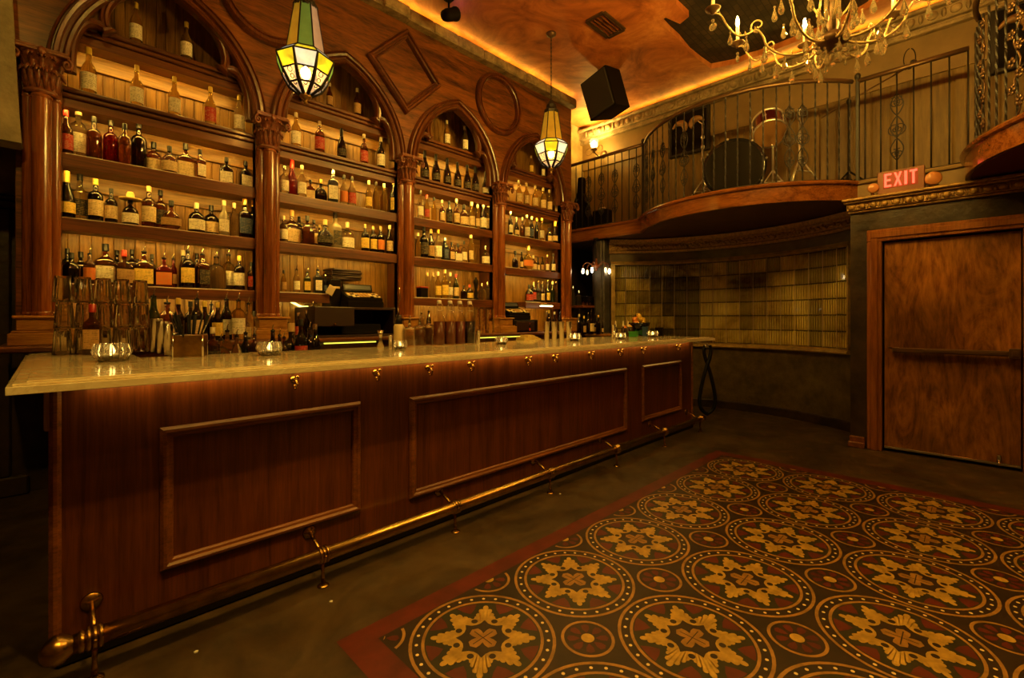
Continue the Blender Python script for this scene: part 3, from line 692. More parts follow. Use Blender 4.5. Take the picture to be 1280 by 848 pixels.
w = MB(); w.tube([(6.0, 1.2, ZD+.80), (6.0, .95, ZD+.91), (6.0, .50, ZD+1.07)], .008, 6); w.build('boom', M['ironb'], ms)
w = MB(); w.tube([(6.0, .50, ZD+1.07), (5.99, .44, ZD+1.10)], [.014, .024], 8); w.ball((5.98, .43, ZD+1.105), .028); w.build('microphone', M['blackg'], ms)
w = MB(); w.tube([(6.0, .46+.045*math.sin(a), ZD+1.16+.10*math.cos(a)) for a in [i*.3 for i in range(21)]], .005, 5); w.build('cable_loop', M['rubber'], ms)
# dark gear at the back-bar end of the balcony
gb_ = thing('guitar_bag', 'black gig bag leaning on the balcony railing by the back bar', 'bag', (5.98, 4.45, ZD))
w = MB(); w.prism([(-.21, 0), (.20, 0), (.22, .18), (.14, .34), (.13, .42), (.06, .62), (.05, .86), (-.04, .86), (-.05, .6), (-.14, .42), (-.15, .32), (-.22, .16)], -.05, .06, lambda u, v, k: (5.98+k+v*.06, 4.45+u, ZD+v)); b_ = w.build('body', M['black'], gb_)
md = b_.modifiers.new('soft', 'BEVEL'); md.width = .02; md.segments = 2
w = MB(); w.tube([(5.93, 4.45, ZD+.5), (5.88, 4.45, ZD+.44), (5.91, 4.45, ZD+.36)], .008, 6); w.build('handle', M['rubber'], gb_)
cs = thing('instrument_case', 'low black instrument case standing behind the railing post', 'case', (6.05, 4.08, ZD))
w = MB(); w.box(5.98, 6.14, 3.95, 4.22, ZD, ZD+.28, .015); w.build('body', M['black'], cs)
w = MB(); w.tube([(6.06, 4.02, ZD+.28), (6.06, 4.04, ZD+.32), (6.06, 4.13, ZD+.32), (6.06, 4.15, ZD+.28)], .008, 6); w.build('handle', M['chrome'], cs)
# dark paintings on the upper wall
def painting(yc, zc, wd, ht, label):
    t = thing('wall_painting', label, 'painting', (XW-.02, yc, zc))
    w = MB(); w.box(XW-.05, XW-.015, yc-wd/2, yc+wd/2, zc-ht/2, zc+ht/2, .006); w.build('canvas', M['black'], t)
    w = MB()
    for (a, b) in ((yc-wd/2-.02, yc-wd/2+.02), (yc+wd/2-.02, yc+wd/2+.02)): w.box(XW-.07, XW-.015, a, b, zc-ht/2-.02, zc+ht/2+.02, .006)
    for (a, b) in ((zc-ht/2-.02, zc-ht/2+.02), (zc+ht/2-.02, zc+ht/2+.02)): w.box(XW-.07, XW-.015, yc-wd/2, yc+wd/2, a, b, .006)
    w.build('frame', M['iron'], t)
    w = MB()
    for s, c in ((1, .10), (-1, -.12)):
        q = spiral((c, .06), .13, .05, 20 if s > 0 else 160, 200 if s > 0 else -40, 12)
        w.tube([(XW-.06, yc-u, zc+v) for u, v in q], [.012+.035*math.sin(PI*i/12) for i in range(13)], 8)
    w.build('carved_ribbon', M['skin'], t)['label'] = 'tan curling ribbon shapes'
painting(2.95, 3.99, .56, .60, 'dark framed picture with tan curls on the wall behind the chrome stand')
painting(-.40, 4.00, .56, .60, 'dark framed picture with tan curls at the right edge above the door')
# ------------------------------------------------------------------ exit sign
ex = thing('exit_sign', 'lit red exit sign on the gilded ledge above the door', 'exit sign', (5.62, .49, 2.452))
E0, E1, ZE0, ZE1 = .665, .325, 2.455, 2.665
w = MB(); w.box(5.60, 5.66, E1, E0, ZE0, ZE1, .006); w.build('housing', mat('sign_housing_bronze', (.20, .075, .03), .45, .2), ex)
w = MB(); w.box(5.597, 5.604, E1+.045, E0-.045, ZE0+.045, ZE1-.022, .002); w.build('face_plate', mat('sign_red_plate', (.30, .02, .008), .4), ex)
W_, H_ = .052, .125; g = .018; t_ = .017
def letter(ch):
    if ch == 'E': return [[(0, 0), (W_, 0), (W_, t_), (t_, t_), (t_, H_/2-t_/2), (W_*.86, H_/2-t_/2), (W_*.86, H_/2+t_/2), (t_, H_/2+t_/2), (t_, H_-t_), (W_, H_-t_), (W_, H_), (0, H_)]], W_
    if ch == 'X':
        k = .016; return [[(0, 0), (k, 0), (W_*1.1/2, H_/2-.02), (W_*1.1-k, 0), (W_*1.1, 0), (W_*1.1/2+k*.55, H_/2), (W_*1.1, H_), (W_*1.1-k, H_), (W_*1.1/2, H_/2+.02), (k, H_), (0, H_), (W_*1.1/2-k*.55, H_/2)]], W_*1.1
    if ch == 'I': return [[(0, 0), (t_*1.15, 0), (t_*1.15, H_), (0, H_)]], t_*1.15
    if ch == 'T': return [[(W_/2-t_/2, 0), (W_/2+t_/2, 0), (W_/2+t_/2, H_-t_), (W_, H_-t_), (W_, H_), (0, H_), (0, H_-t_), (W_/2-t_/2, H_-t_)]], W_
w = MB(); u0 = E0-.054
for ch in 'EXIT':
    ps, wd = letter(ch)
    for p in ps: w.prism(p, 5.592, 5.599, lambda u, v, k: (k, u0-u, ZE0+.058+v))
    u0 -= wd+g
w.build('lettering', emit('exit_letters', (1.0, .07, .03), 4.0), ex)['label'] = 'glowing red letters EXIT'
for (yy, s) in ((E0+.035, 1), (E1-.05, 1.35)):
    w = MB(); K = Matrix.Translation((5.60, yy, 2.52)) @ Matrix.Rotation(-PI/2, 4, 'Y') @ Matrix.Rotation(.3, 4, 'X')
    w.lathe([(0, -.05*s), (.018*s, -.045*s), (.040*s, .0), (.045*s, .028*s), (.038*s, .034*s), (0, .036*s)], 16, K)
    w.tube([(5.62, yy, 2.48), (5.62, yy, 2.452)], .012, 6)
    w.build('emergency_lamp_head', mat('exit_lit_lamp_head', (.50, .20, .06), .3), ex)  # reddish light of the exit sign painted into the head colour
w = MB(); w.box(5.62, 5.68, E1-.10, E1-.01, 2.452, 2.474, .006); w.build('bracket', M['black'], ex)
# ------------------------------------------------------------------ ceiling speaker, vents, spotlight
sx, sy, sz = 5.28, 3.50, 4.28
sp = thing('ceiling_speaker', 'black angled loudspeaker hanging under the ceiling corner', 'speaker', (sx, sy, ZC))
K = Matrix.Translation((sx, sy, sz)) @ Matrix.Rotation(math.radians(-100), 4, 'Z') @ Matrix.Rotation(math.radians(-8), 4, 'Y') @ Matrix.Rotation(math.radians(14), 4, 'X')
w = MB()
A = [(-.235, -.17), (.235, -.17), (.17, .20), (-.17, .20)]
w.prism(A, -.26, .26, lambda u, v, k: K @ Vector((u, v, k))); b_ = w.build('cabinet', M['black'], sp); md = b_.modifiers.new('b', 'BEVEL'); md.width = .012; md.segments = 2
w = MB(); w.box(-.215, .215, -.185, -.165, -.24, .24, .01, M=K); w.build('grille', mat('speaker_grille', (.02, .016, .012), .75, bump=.5, bs=400), sp)
w = MB(); w.tube([(sx, sy, ZC), (sx, sy, sz+.2)], .02, 8); w.box(sx-.06, sx+.06, sy-.06, sy+.06, ZC-.02, ZC, .004); w.build('bracket', M['iron'], sp)
def vent(cx, cy, lx, ly, label):
    t = thing('ceiling_vent', label, 'vent', (cx, cy, ZC))
    w = MB()
    for a in (0, 1):
        s = 1-2*a; w.box(cx-lx/2, cx+lx/2, cy+s*ly/2-.025, cy+s*ly/2+.025, ZC-.018, ZC, .005); w.box(cx+s*lx/2-.025, cx+s*lx/2+.025, cy-ly/2, cy+ly/2, ZC-.018, ZC, .005)
    w.build('frame', M['ironb'], t)
    for i in range(5):
        yy = cy-ly/2+ly*(i+.5)/5; K = Matrix.Translation((cx, yy, ZC-.012)) @ Matrix.Rotation(.6, 4, 'X')
        w = MB(); w.box(-lx/2+.03, lx/2-.03, -.022, .022, -.002, .002, M=K); w.build('louvre', M['brassd'], t)
vent(4.46, 2.96, .42, .22, 'square metal air vent in the orange ceiling left of the broken patch')
vent(3.35, 3.05, .20, .30, 'small air vent at the top of the frame in the orange ceiling')
s0 = thing('ceiling_spotlight', 'small black spotlight with violet lens under the ceiling at the top edge', 'spotlight', (2.95, 3.88, ZC))
w = MB(); w.tube([(2.95, 3.88, ZC), (2.95, 3.88, ZC-.10)], .012, 6); w.box(2.91, 2.99, 3.84, 3.92, ZC-.014, ZC, .004); w.build('bracket', M['black'], s0)
K = Matrix.Translation((2.95, 3.86, ZC-.17)) @ Matrix.Rotation(math.radians(60), 4, 'Y')
w = MB(); w.lathe([(0, -.10), (.05, -.09), (.062, -.05), (.062, .06), (.07, .07), (.07, .09), (.055, .09), (.055, .06)], 16, K); w.build('housing', M['black'], s0)
w = MB(); w.lathe([(0, .066), (.054, .066), (.054, .07), (0, .072)], 16, K); w.build('lens', emit('violet_lens', (.35, .08, 1.0), 6), s0)
# ------------------------------------------------------------------ art-glass lanterns
LG = {'green': lampglass('lamp_glass_green', (.24, .34, .045), .45, .3), 'amber': lampglass('lamp_glass_amber', (.66, .36, .02), .5, .3), 'pink': lampglass('lamp_glass_pink', (.75, .48, .24), .45, .3),
      'white': lampglass('lamp_glass_white', (.95, .85, .62), 1.2), 'yellow': lampglass('lamp_glass_yellow', (.90, .74, .03), 1.0), 'lime': lampglass('lamp_glass_lime', (.55, .78, .08), .8),
      'frost': lampglass('lamp_glass_frosted', (.92, .70, .40), .9, .6)}
names = list(LG); GM = [LG[k] for k in names]
def lantern(x, y, z, chain, label, rot, bandc, conec):
    t = thing('pendant_lantern', label, 'pendant lantern', (x, y, ZC), group='stained glass lanterns over the bar')
    lev = [(.035, .07), (.115, .13), (.165, .215), (.205, .315), (.145, .365), (.136, .375), (.080, .72)]
    def pt(r, zz, k): a = rot+2*PI*(k+.5)/8; return Vector((x+r*math.cos(a), y+r*math.sin(a), z+zz))
    fr = MB()
    for r, zz in lev: fr.tube([pt(r, zz, k) for k in range(8)], .0065 if zz > .2 else .008, 6, closed=True)
    for k in range(8):
        fr.tube([pt(r, zz, k) for r, zz in lev[:4]], [.014, .015, .012, .008], 6); fr.tube([pt(r, zz, k) for r, zz in lev[3:]], .006, 6)
    fr.build('lead_frame', M['iron'], t)
    for nm, i0, i1, cols in (('bowl_glass', 0, 2, ['frost']*8), ('band_glass', 2, 3, bandc), ('shoulder_glass', 3, 4, ['white', 'yellow']*4), ('shade_glass', 5, 6, conec)):
        g = MB()
        for k in range(8):
            for i in range(i0, i1):
                q = [pt(lev[i][0], lev[i][1], k), pt(lev[i][0], lev[i][1], k+1), pt(lev[i+1][0], lev[i+1][1], k+1), pt(lev[i+1][0], lev[i+1][1], k)]
                c = sum(q, Vector())/4; n = (q[1]-q[0]).cross(q[3]-q[0]).normalized()*.003
                q2 = [c+(p-c)*.97 for p in q]
                g.add([p+n for p in q2]+[p-n for p in q2], [[0, 1, 2, 3], [7, 6, 5, 4]]+[[e, (e+1) % 4, 4+(e+1) % 4, 4+e] for e in range(4)], names.index(cols[k]))
        g.build(nm, GM, t)
        if nm == 'bowl_glass':      # pierced filigree over the lower panes
            for k in range(8):
                g = MB()
                for i, (ra, za, rr) in enumerate(((.150, .195, .02), (.128, .155, .016), (.10, .12, .012))):
                    a = rot+2*PI*(k+1)/8; c = Vector((x+ra*.955*math.cos(a), y+ra*.955*math.sin(a), z+za))
                    e1 = Vector((-math.sin(a), math.cos(a), 0)); e2 = Vector((-.5*math.cos(a), -.5*math.sin(a), -.8))
                    g.tube([c+e1*rr*math.cos(b)+e2*rr*math.sin(b) for b in [q*.785 for q in range(8)]], .0035, 5, closed=True)
                g.build('filigree', M['ironb'], t)
    T = Matrix.Translation((x, y, z))
    w = MB(); w.lathe([(0, 0), (.012, .004), (.016, .02), (.008, .03), (.034, .045), (.045, .065), (.02, .08)], 12, T); w.build('finial', M['brassd'], t)
    w = MB(); w.lathe([(.088, .70), (.088, .735), (.066, .76), (.060, .80), (.040, .83), (.018, .86), (0, .87)], 8, T, sm=False); w.build('cap', M['iron'], t)
    w = MB(); w.ball((x, y, z+.235), (.034, .034, .046), 12, 8); w.build('bulb', emit('lantern_bulb', (1.0, .60, .12), 700), t)
    ln = ZC-.03-(z+.87); n = max(2, int(ln/.045)); w = MB()
    for i in range(n):
        zc = z+.87+ln*(i+.5)/n; c = Vector((x, y, zc)); e1 = Vector((1, 0, 0)) if i % 2 else Vector((0, 1, 0))
        w.tube([c+e1*.009*math.cos(b)+Vector((0, 0, ln/n*.62))*math.sin(b) for b in [q*PI/4 for q in range(8)]], .0032, 5, closed=True)
    w.build('chain', M['iron'], t)
    w = MB(); w.lathe([(.0, -.05), (.02, -.045), (.055, -.02), (.06, 0), (0, 0)], 16, Matrix.Translation((x, y, ZC))); w.build('ceiling_rose', M['ironb'], t)
az = math.degrees(math.atan2(-3.5, -1.344))
r1 = math.atan2(-3.5, -1.344)-2*PI/8*4
lantern(1.344, 3.5, 2.85, 0, 'stained glass lantern with green pane hanging above the near bay', r1, ['white', 'white', 'lime', 'yellow', 'white', 'yellow', 'lime', 'white'][::-1], ['pink', 'green', 'amber', 'green', 'pink', 'amber', 'green', 'amber'])
lantern(4.146, 3.5, 2.96, 0, 'amber glass lantern on a long chain above the farthest bay', math.atan2(-3.5, -4.146), ['white', 'yellow']*4, ['amber']*8)
# ------------------------------------------------------------------ crystal chandelier
hx, hy, hz = 3.585, .655, 3.07
ch = thing('crystal_chandelier', 'large crystal chandelier with candle arms at the top right', 'chandelier', (hx, hy, ZC))
T = Matrix.Translation((hx, hy, hz))
w = MB(); w.lathe([(0, -.075), (.02, -.07), (.03, -.05), (.075, -.04), (.10, -.01), (.085, .02), (.05, .035), (.03, .06), (.04, .10), (.02, .14), (.02, .30), (.05, .33), (.02, .36), (.015, .6), (.06, .63), (.02, .66), (.012, .8)], 20, T); w.build('hub', M['ironb'], ch)
w = MB(); n = 22; z0, z1 = hz+.8, ZC-.05
for i in range(n):
    c = Vector((hx, hy, z0+(z1-z0)*(i+.5)/n)); e1 = Vector((1, 0, 0)) if i % 2 else Vector((0, 1, 0)); hl = (z1-z0)/n*.62
    w.tube([c+e1*.014*math.cos(b)+Vector((0, 0, hl))*math.sin(b) for b in [q*PI/4 for q in range(8)]], .005, 5, closed=True)
w.build('chain', M['ironb'], ch)
w = MB(); w.lathe([(0, -.06), (.03, -.05), (.08, -.02), (.085, 0), (0, 0)], 20, Matrix.Translation((hx, hy, ZC))); w.build('ceiling_rose', M['ironb'], ch)
dr = MB(); dr.lathe([(0, -.075), (.010, -.070), (.0165, -.055), (.012, -.035), (.005, -.012), (.0035, 0), (0, 0)], 8, sm=False); dr.ball((0, 0, .008), .007, 6, 4, sm=False); me_drop = dr.mesh('crystal_drop', M['crystal'])
dr = MB(); dr.lathe([(0, -.008), (.012, -.007), (.019, 0), (.012, .007), (0, .008)], 10, Matrix.Translation((0, 0, -.04)) @ Matrix.Rotation(PI/2, 4, 'X'), sm=False); dr.ball((0, 0, -.012), .008, 6, 4, sm=False); me_disc = dr.mesh('crystal_disc', M['crystal'])
def crystal(p, me=None, s=1.0):
    o = obj('crystal_drop', me or me_drop, ch, True); o.location = (p[0]-hx, p[1]-hy, p[2]-ZC); o.scale = (s, s, s); o.rotation_euler = (0, 0, random.uniform(0, 3))
    return o
fl_e = emit('candle_bulb', (1.0, .57, .09), 2200)
base_a = math.atan2(-.7071, .7071)-math.radians(20)   # an arm straight across the view
AP = [(.055, -.01), (.16, -.05), (.28, -.04), (.37, .03), (.40, .11), (.44, .16), (.50, .14), (.56, .15), (.62, .23), (.66, .31), (.71, .335)]
def smooth(pts, n=4):
    o = []
    for i in range(len(pts)-1):
        p0, p1, p2, p3 = pts[max(i-1, 0)], pts[i], pts[i+1], pts[min(i+2, len(pts)-1)]
        for k in range(n):
            t = k/n; o.append(tuple(.5*((2*b)+(-a+c)*t+(2*a-5*b+4*c-d)*t*t+(-a+3*b-3*c+d)*t**3) for a, b, c, d in zip(p0, p1, p2, p3)))
    return o+[pts[-1]]
for k in range(8):
    a = base_a+2*PI*k/8; ca, sa = math.cos(a), math.sin(a)
    f3 = lambda r, z: (hx+r*ca, hy+r*sa, hz+z)
    pts = smooth(AP); N_ = len(pts); w = MB()
    w.tube([f3(r, z) for r, z in pts], [.0085-.003*i/N_ for i in range(N_)], 6)
    for i in range(2, N_-4, 2):       # little leaf barbs
        r, z = pts[i]; s = .022
        for sg in (1, -1): w.tube([f3(r, z), (hx+(r+.01)*ca-sg*sa*s*.5, hy+(r+.01)*sa+sg*ca*s*.5, hz+z+s)], [.005, .0008], 4)
    q = [(.43+u, .19+v) for u, v in spiral((0, 0), .05, .012, -90, 300, 16)]; w.tube([f3(r, z) for r, z in q], .005, 5)
    arm = w.build('arm', M['arm'], ch)
    cz = .345; K = Matrix.Translation(f3(.71, cz))
    w = MB(); w.lathe([(0, -.02), (.014, -.015), (.02, 0), (.048, .014), (.052, .022), (.03, .016), (.016, .02), (0, .02)], 14, K); w.build('drip_cup', M['ironb'], arm)
    w = MB(); w.lathe([(.0125, .015), (.0125, .15), (.008, .155), (0, .156)], 10, K); w.build('candle_sleeve', M['candle'], arm)
    w = MB(); w.lathe([(0, .155), (.008, .158), (.015, .175), (.010, .20), (.002, .23), (0, .232)], 10, K); w.build('bulb', fl_e, arm)
    crystal(f3(.71, cz-.045), me_disc, 1.5); crystal(f3(.50, .115), None, 1.2); crystal(f3(.27, -.065), None, 1.2); crystal(f3(.39, .02), None, 1.3); crystal(f3(.60, .17), None, 1.1)
    crystal(f3(.14, -.075), me_disc if k % 2 else None, 1.0); crystal(f3(.08, -.06), me_disc, 1.1)
    crystal(f3(.22, .22), None, 1.3); crystal(f3(.13, .15), None, 1.2); crystal(f3(.33, .28), None, 1.2)
    if k % 2 == 0:
        w = MB(); w.tube([f3(r, z) for r, z in smooth([(.02, .60), (.10, .66), (.2, .60), (.26, .45), (.32, .36), (.36, .38), (.35, .42)])], .007, 6)
        w.tube([f3(r, z) for r, z in smooth([(.02, .12), (.09, .20), (.14, .34), (.12, .48), (.03, .58)])], .006, 6); w.build('upper_scroll', M['arm'], ch)
for k in range(6): a = k*PI/3; crystal((hx+.03*math.cos(a), hy+.03*math.sin(a), hz-.075), me_disc if k % 2 else None, 1.2)
for k in range(4):
    w = MB(); a = k*PI/2+.4; w.tube([(hx+.035*math.cos(a), hy+.035*math.sin(a), hz+.34), (hx+.035*math.cos(a), hy+.035*math.sin(a), hz+.06)], .012, 6); w.build('glass_spindle', M['crystal'], ch)
# ------------------------------------------------------------------ wall sconce on the balcony wall and small chandelier below it
sc = thing('wall_sconce', 'lit glass wall sconce with scrolled arms at the far corner', 'wall sconce', (XW-.02, 4.36, 4.20))
qx, qy, qz = XW-.30, onX(742.5, XW-.30), 4.15
w = MB(); w.lathe([(0, 0), (.07, 0), (.06, .02), (.02, .03), (0, .03)], 14, Matrix.Translation((XW-.02, qy, qz-.10)) @ Matrix.Rotation(-PI/2, 4, 'Y')); w.build('back_plate', M['ironb'], sc)
w = MB(); w.tube(smooth([(XW-.03, qy, qz-.10), (XW-.14, qy, qz-.17), (qx+.03, qy, qz-.14), (qx, qy, qz-.08)]), .010, 6)
for s in (1, -1): w.tube([(qx, qy+s*(.02+u), qz-.11+v) for u, v in spiral((.09, .02), .09, .015, 180, 560)], .006, 5)
w.lathe([(0, -.16), (.02, -.14), (.012, -.12), (.05, -.10), (.055, -.08), (.02, -.06)], 12, Matrix.Translation((qx, qy, qz))); w.build('arm', M['ironb'], sc)
w = MB(); w.lathe([(.03, -.07), (.06, -.03), (.06, .02), (.075, .06), (.073, .06), (.056, .02), (.056, -.03), (.028, -.066)], 16, Matrix.Translation((qx, qy, qz))); w.build('glass_shade', LG['white'], sc)
w = MB(); w.ball((qx, qy, qz), (.035, .035, .05)); w.build('bulb', emit('sconce_bulb', (1, .66, .15), 1700), sc)
mx_, my_ = 5.84, 4.045; mz_ = 2.06
mc = thing('small_chandelier', 'small chandelier with four candle bulbs hanging beside the farthest column', 'chandelier', (mx_, my_, DECK-.17))
w = MB(); w.tube([(mx_, my_, DECK-.17), (mx_, my_, mz_+.10)], .008, 6); w.lathe([(0, 0), (.05, 0), (.04, -.02), (0, -.03)], 12, Matrix.Translation((mx_, my_, DECK-.17))); w.build('stem', M['iron'], mc)
w = MB(); w.lathe([(0, -.07), (.02, -.05), (.012, -.03), (.06, 0), (.05, .03), (.02, .05), (.015, .12), (0, .13)], 14, Matrix.Translation((mx_, my_, mz_))); w.build('body', M['capital'], mc)
for k in range(6):
    a = k*PI/3+.3; c, s = math.cos(a), math.sin(a); w = MB()
    w.tube(smooth([(mx_+.04*c, my_+.04*s, mz_), (mx_+.12*c, my_+.12*s, mz_+.06), (mx_+.19*c, my_+.19*s, mz_+.03), (mx_+.20*c, my_+.20*s, mz_-.03)]), .007, 6); ar = w.build('arm', M['capital'], mc)
    w = MB(); w.lathe([(0, -.10), (.012, -.09), (.02, -.06), (.014, -.025), (.008, -.02)], 10, Matrix.Translation((mx_+.20*c, my_+.20*s, mz_-.01))); w.build('bulb', emit('small_bulb', (1, .72, .34), 26 if k in (0, 2, 3, 5) else 3), ar)
# ------------------------------------------------------------------ back bar
YP = 4.30; YS = 4.31; YBK = 4.64; ZB0 = 1.10
CX = [-.03+1.36*i for i in range(5)]
BAY = ['nearest bay', 'second bay', 'third bay', 'farthest bay']
bb = thing('back_bar', 'tall carved wooden back bar with four pointed arches and lit shelves', 'back bar', (2.7, YP, 0))
RA = .865; HA = .585; SPR = 2.93
def arch(n=18, e=0.0):       # half arch from the springing to the apex as (distance from column axis, z)
    out = []; th = math.asin(min(1, math.sqrt(RA**2-(RA-HA)**2)/RA))
    for i in range(n+1):
        a = th*i/n; out.append((.095+RA-RA*math.cos(a), SPR+RA*math.sin(a)))
    return out
half = arch()
w = MB()
for b in range(4):
    xl, xr = CX[b], CX[b+1]
    pts = [(xl+u, z) for u, z in half]+[(xr-u, z) for u, z in reversed(half[:-1])]
    pts = [(xl+.095, ZB0)]+pts+[(xr-.095, ZB0)]
    k = len(pts)
    V = [(x, YP, z) for x, z in pts]+[(x, YP, 4.44) for x, z in pts]+[(x, YP+.06, z) for x, z in pts]+[(x, YP+.06, 4.44) for x, z in pts]
    Fc = []
    for i in range(k-1): Fc += [[i, i+1, k+i+1, k+i], [2*k+i, 2*k+i+1, 3*k+i+1, 3*k+i], [i, i+1, 2*k+i+1, 2*k+i]]
    w.add(V, Fc)
    if b == 0: w.box(CX[0]-.115, CX[0]+.095, YP, YP+.06, ZB0, 2.9); w.box(CX[0]-.16, CX[0]+.095, YP, YP+.06, 2.9, 4.44)
    else: w.box(xl-.095, xl+.095, YP, YP+.06, ZB0, 4.44)
w.box(CX[4]-.095, 5.56, YP, YP+.06, ZB0, 4.44); w.box(5.52, 5.56, YP+.06, YBK+.03, ZB0, 4.44)
w.build('arch_panel', M['panel'], bb)
w = MB(); w.box(CX[0]-.12, 5.52, YBK, YBK+.03, ZB0, 4.2); w.build('back_panel', M['back'], bb)
w = MB(); w.box(CX[0]-.12, CX[0]-.08, YP+.06, YBK, ZB0, 4.2); w.build('side_panel', M['trim'], bb)
for x in CX[1:4]: w = MB(); w.box(x-.02, x+.02, YP+.06, YBK, ZB0, 2.93); w.build('side_panel', M['trim'], bb)
AP_ = [(-.030, -.05), (-.032, .02), (-.024, .05), (-.008, .06), (.004, .040), (.018, .040), (.026, .068), (.044, .075), (.052, .050), (.058, .050), (.064, .064), (.074, .060), (.078, .02), (.084, 0)]
TP_ = [(-.030, -.02), (-.030, .02), (-.018, .042), (-.004, .046), (.004, .034), (.018, .036), (.028, .020), (.028, -.02), (-.030, -.02)]
TRE = smooth([(.135, 2.93), (.137, 3.06), (.155, 3.19), (.20, 3.285), (.255, 3.318), (.315, 3.305)], 4)+smooth([(.315, 3.305), (.306, 3.38), (.325, 3.47), (.385, 3.575), (.455, 3.645), (.54, 3.705), (.68, 3.765)], 4)
for b in range(4):
    xl, xr = CX[b], CX[b+1]
    pts = [(xl+u, z) for u, z in half]+[(xr-u, z) for u, z in reversed(half[:-1])]
    w = MB(); w.sweepxz(pts, AP_, YP); w.build('arch_moulding', M['trim'], bb)
    tr = [(xl+u, z) for u, z in TRE]+[(xr-u, z) for u, z in reversed(TRE[:-1])]
    w = MB(); w.sweepxz(tr, TP_, YP+.03)
    w.build('arch_tracery', M['trim'], bb)
# plaques in the spandrels
PP = [(-.038, 0), (-.036, .04), (-.022, .062), (-.004, .062), (.004, .040), (.016, .040), (.024, .052), (.034, .046), (.040, 0)]
for c, kind in ((1, 'o'), (2, 'd'), (3, 'o'), (4, None)):
    w = MB(); x, z = CX[c], 4.0
    if kind == 'o':
        w.sweepxz([(x+.345*math.cos(2*PI*i/48), z+.345*math.sin(2*PI*i/48)) for i in range(48)], PP, YP, closed=True)
        w.build('round_moulding', M['trim'], bb)
    elif kind == 'd':
        w.sweepxz([(x+.40, 3.90), (x, 4.30), (x-.40, 3.90), (x, 3.50)], PP, YP, closed=True); w.build('diamond_moulding', M['trim'], bb)
# columns
def column_meshes():
    s = MB()
    for ux, uy, r in ((0, -.055, .072), (-.088, -.012, .045), (.088, -.012, .045), (-.048, -.030, .03), (.048, -.030, .03)):
        s.lathe([(r, 1.285), (r, 2.71)], 20, Matrix.Translation((ux, uy, 0)))
    s.box(-.125, .125, -.012, .035, 1.285, 2.71, .006)
    for ux, uy, r in ((0, -.055, .080), (-.088, -.012, .052), (.088, -.012, .052)):
        for z in (1.30, 2.69): s.lathe([(r-.01, z-.014), (r, z-.008), (r, z+.008), (r-.01, z+.014)], 20, Matrix.Translation((ux, uy, 0)))
    p = MB(); p.box(-.165, .165, -.215, .03, 1.10, 1.178, .006); p.box(-.15, .15, -.195, .03, 1.178, 1.192, .004); p.box(-.125, .125, -.165, .03, 1.192, 1.268, .004); p.box(-.145, .145, -.185, .03, 1.268, 1.286, .005)
    c = MB(); c.lathe([(.105, 2.70), (.125, 2.715), (.105, 2.73), (.10, 2.80), (.12, 2.88), (.165, 2.945)], 20, Matrix.Translation((0, -.03, 0)), sq=2.6)
    c.box(-.185, .185, -.20, .03, 2.945, 2.962, .005); c.box(-.175, .175, -.185, .03, 2.962, 2.98, .005)
    for tier, (z0, z1, r0, r1, n) in enumerate(((2.735, 2.845, .105, .150, 8), (2.81, 2.925, .11, .175, 7))):
        for k in range(n):
            a = -PI+PI*k/(n-1)+(0 if tier == 0 else 0); ca, sa = math.cos(a), math.sin(a)
            pth = [((r0+(r1-r0)*(t**2.2))*ca, -.03+(r0+(r1-r0)*(t**2.2))*sa, z0+(z1-z0)*math.sin(t*PI*.62)/math.sin(PI*.62) if t < 1 else z1) for t in (0, .25, .5, .75, .9, 1)]
            pth.append(((r1+.012)*ca, -.03+(r1+.012)*sa, z1-.02))
            c.tube(pth, [.012, .022, .024, .021, .016, .012, .006], 6)
            for sg in (1, -1):
                c.tube([(p_[0]-sg*sa*.016*(.4+t), p_[1]+sg*ca*.016*(.4+t), p_[2]-.004) for p_, t in zip(pth[1:6], (.2, .5, .8, 1, 1))], [.008, .012, .012, .010, .005], 5)
    for s_ in (1, -1):
        q = spiral((s_*.165, 2.905), .038, .008, 90, 90+s_*-520, 20); c.tube([(u, -.185, v) for u, v in q], .010, 6)
        q = spiral((-.12, 2.905), .034, .008, 90, 90+520, 18); c.tube([(s_*.19, u-.03, v) for u, v in q], .009, 6)
    c.ball((0, -.20, 2.95), (.03, .015, .028), 8, 6)
    for q, kx, ky in ((s, .69, .8), (p, .88, .88), (c, .70, .75)): q.v = [(x*kx, y*ky, z) for x, y, z in q.v]
    return s.mesh('column', M['col']), p.mesh('pedestal', M['ped']), c.mesh('capital', M['capital'])
mc_, mp_, mk_ = column_meshes()
for x in CX:
    o = obj('column', mc_, bb, True); o.location = (x-2.7, -.01, 0)
    for nm, me_ in (('pedestal', mp_), ('capital', mk_)): obj(nm, me_, o, True)
# cornice of rough stone blocks with the cove strip lying on it
w = MB(); x = CX[0]-.16
while x < 5.55:
    l = random.uniform(.30, .42); x1 = min(5.57, x+l); d = random.uniform(.10, .125)
    w.box(x, x1-.008, YP-d, YP+.05, 4.415+random.uniform(0, .006), 4.535+random.uniform(-.006, .006), .014); x = x1
w.box(CX[0]-.16, 5.57, YP-.09, YP+.05, 4.42, 4.53)
struct(w.build('trim_12', M['stone']))
LED = emit('warm_strip', (1.0, .60, .08), 95.0)
LEDC = emit('cove_strip', (1.0, .58, .07), 26.0)
cv = thing('cove_light', 'warm strip light lying on the stone cornice above the back bar', 'strip light', (2.7, YP, 4.545))
w = MB(); w.box(CX[0]-.1, 5.55, YP-.06, YP-.045, 4.542, 4.552); w.build('strip', LEDC, cv)
w = MB(); w.box(CX[0]-.1, 5.55, YP-.066, YP-.039, 4.535, 4.542); w.build('channel', M['steel'], cv)
cv = thing('cove_light', 'warm strip light lying on the cornice of the far wall', 'strip light', (XW, 1, 4.55))
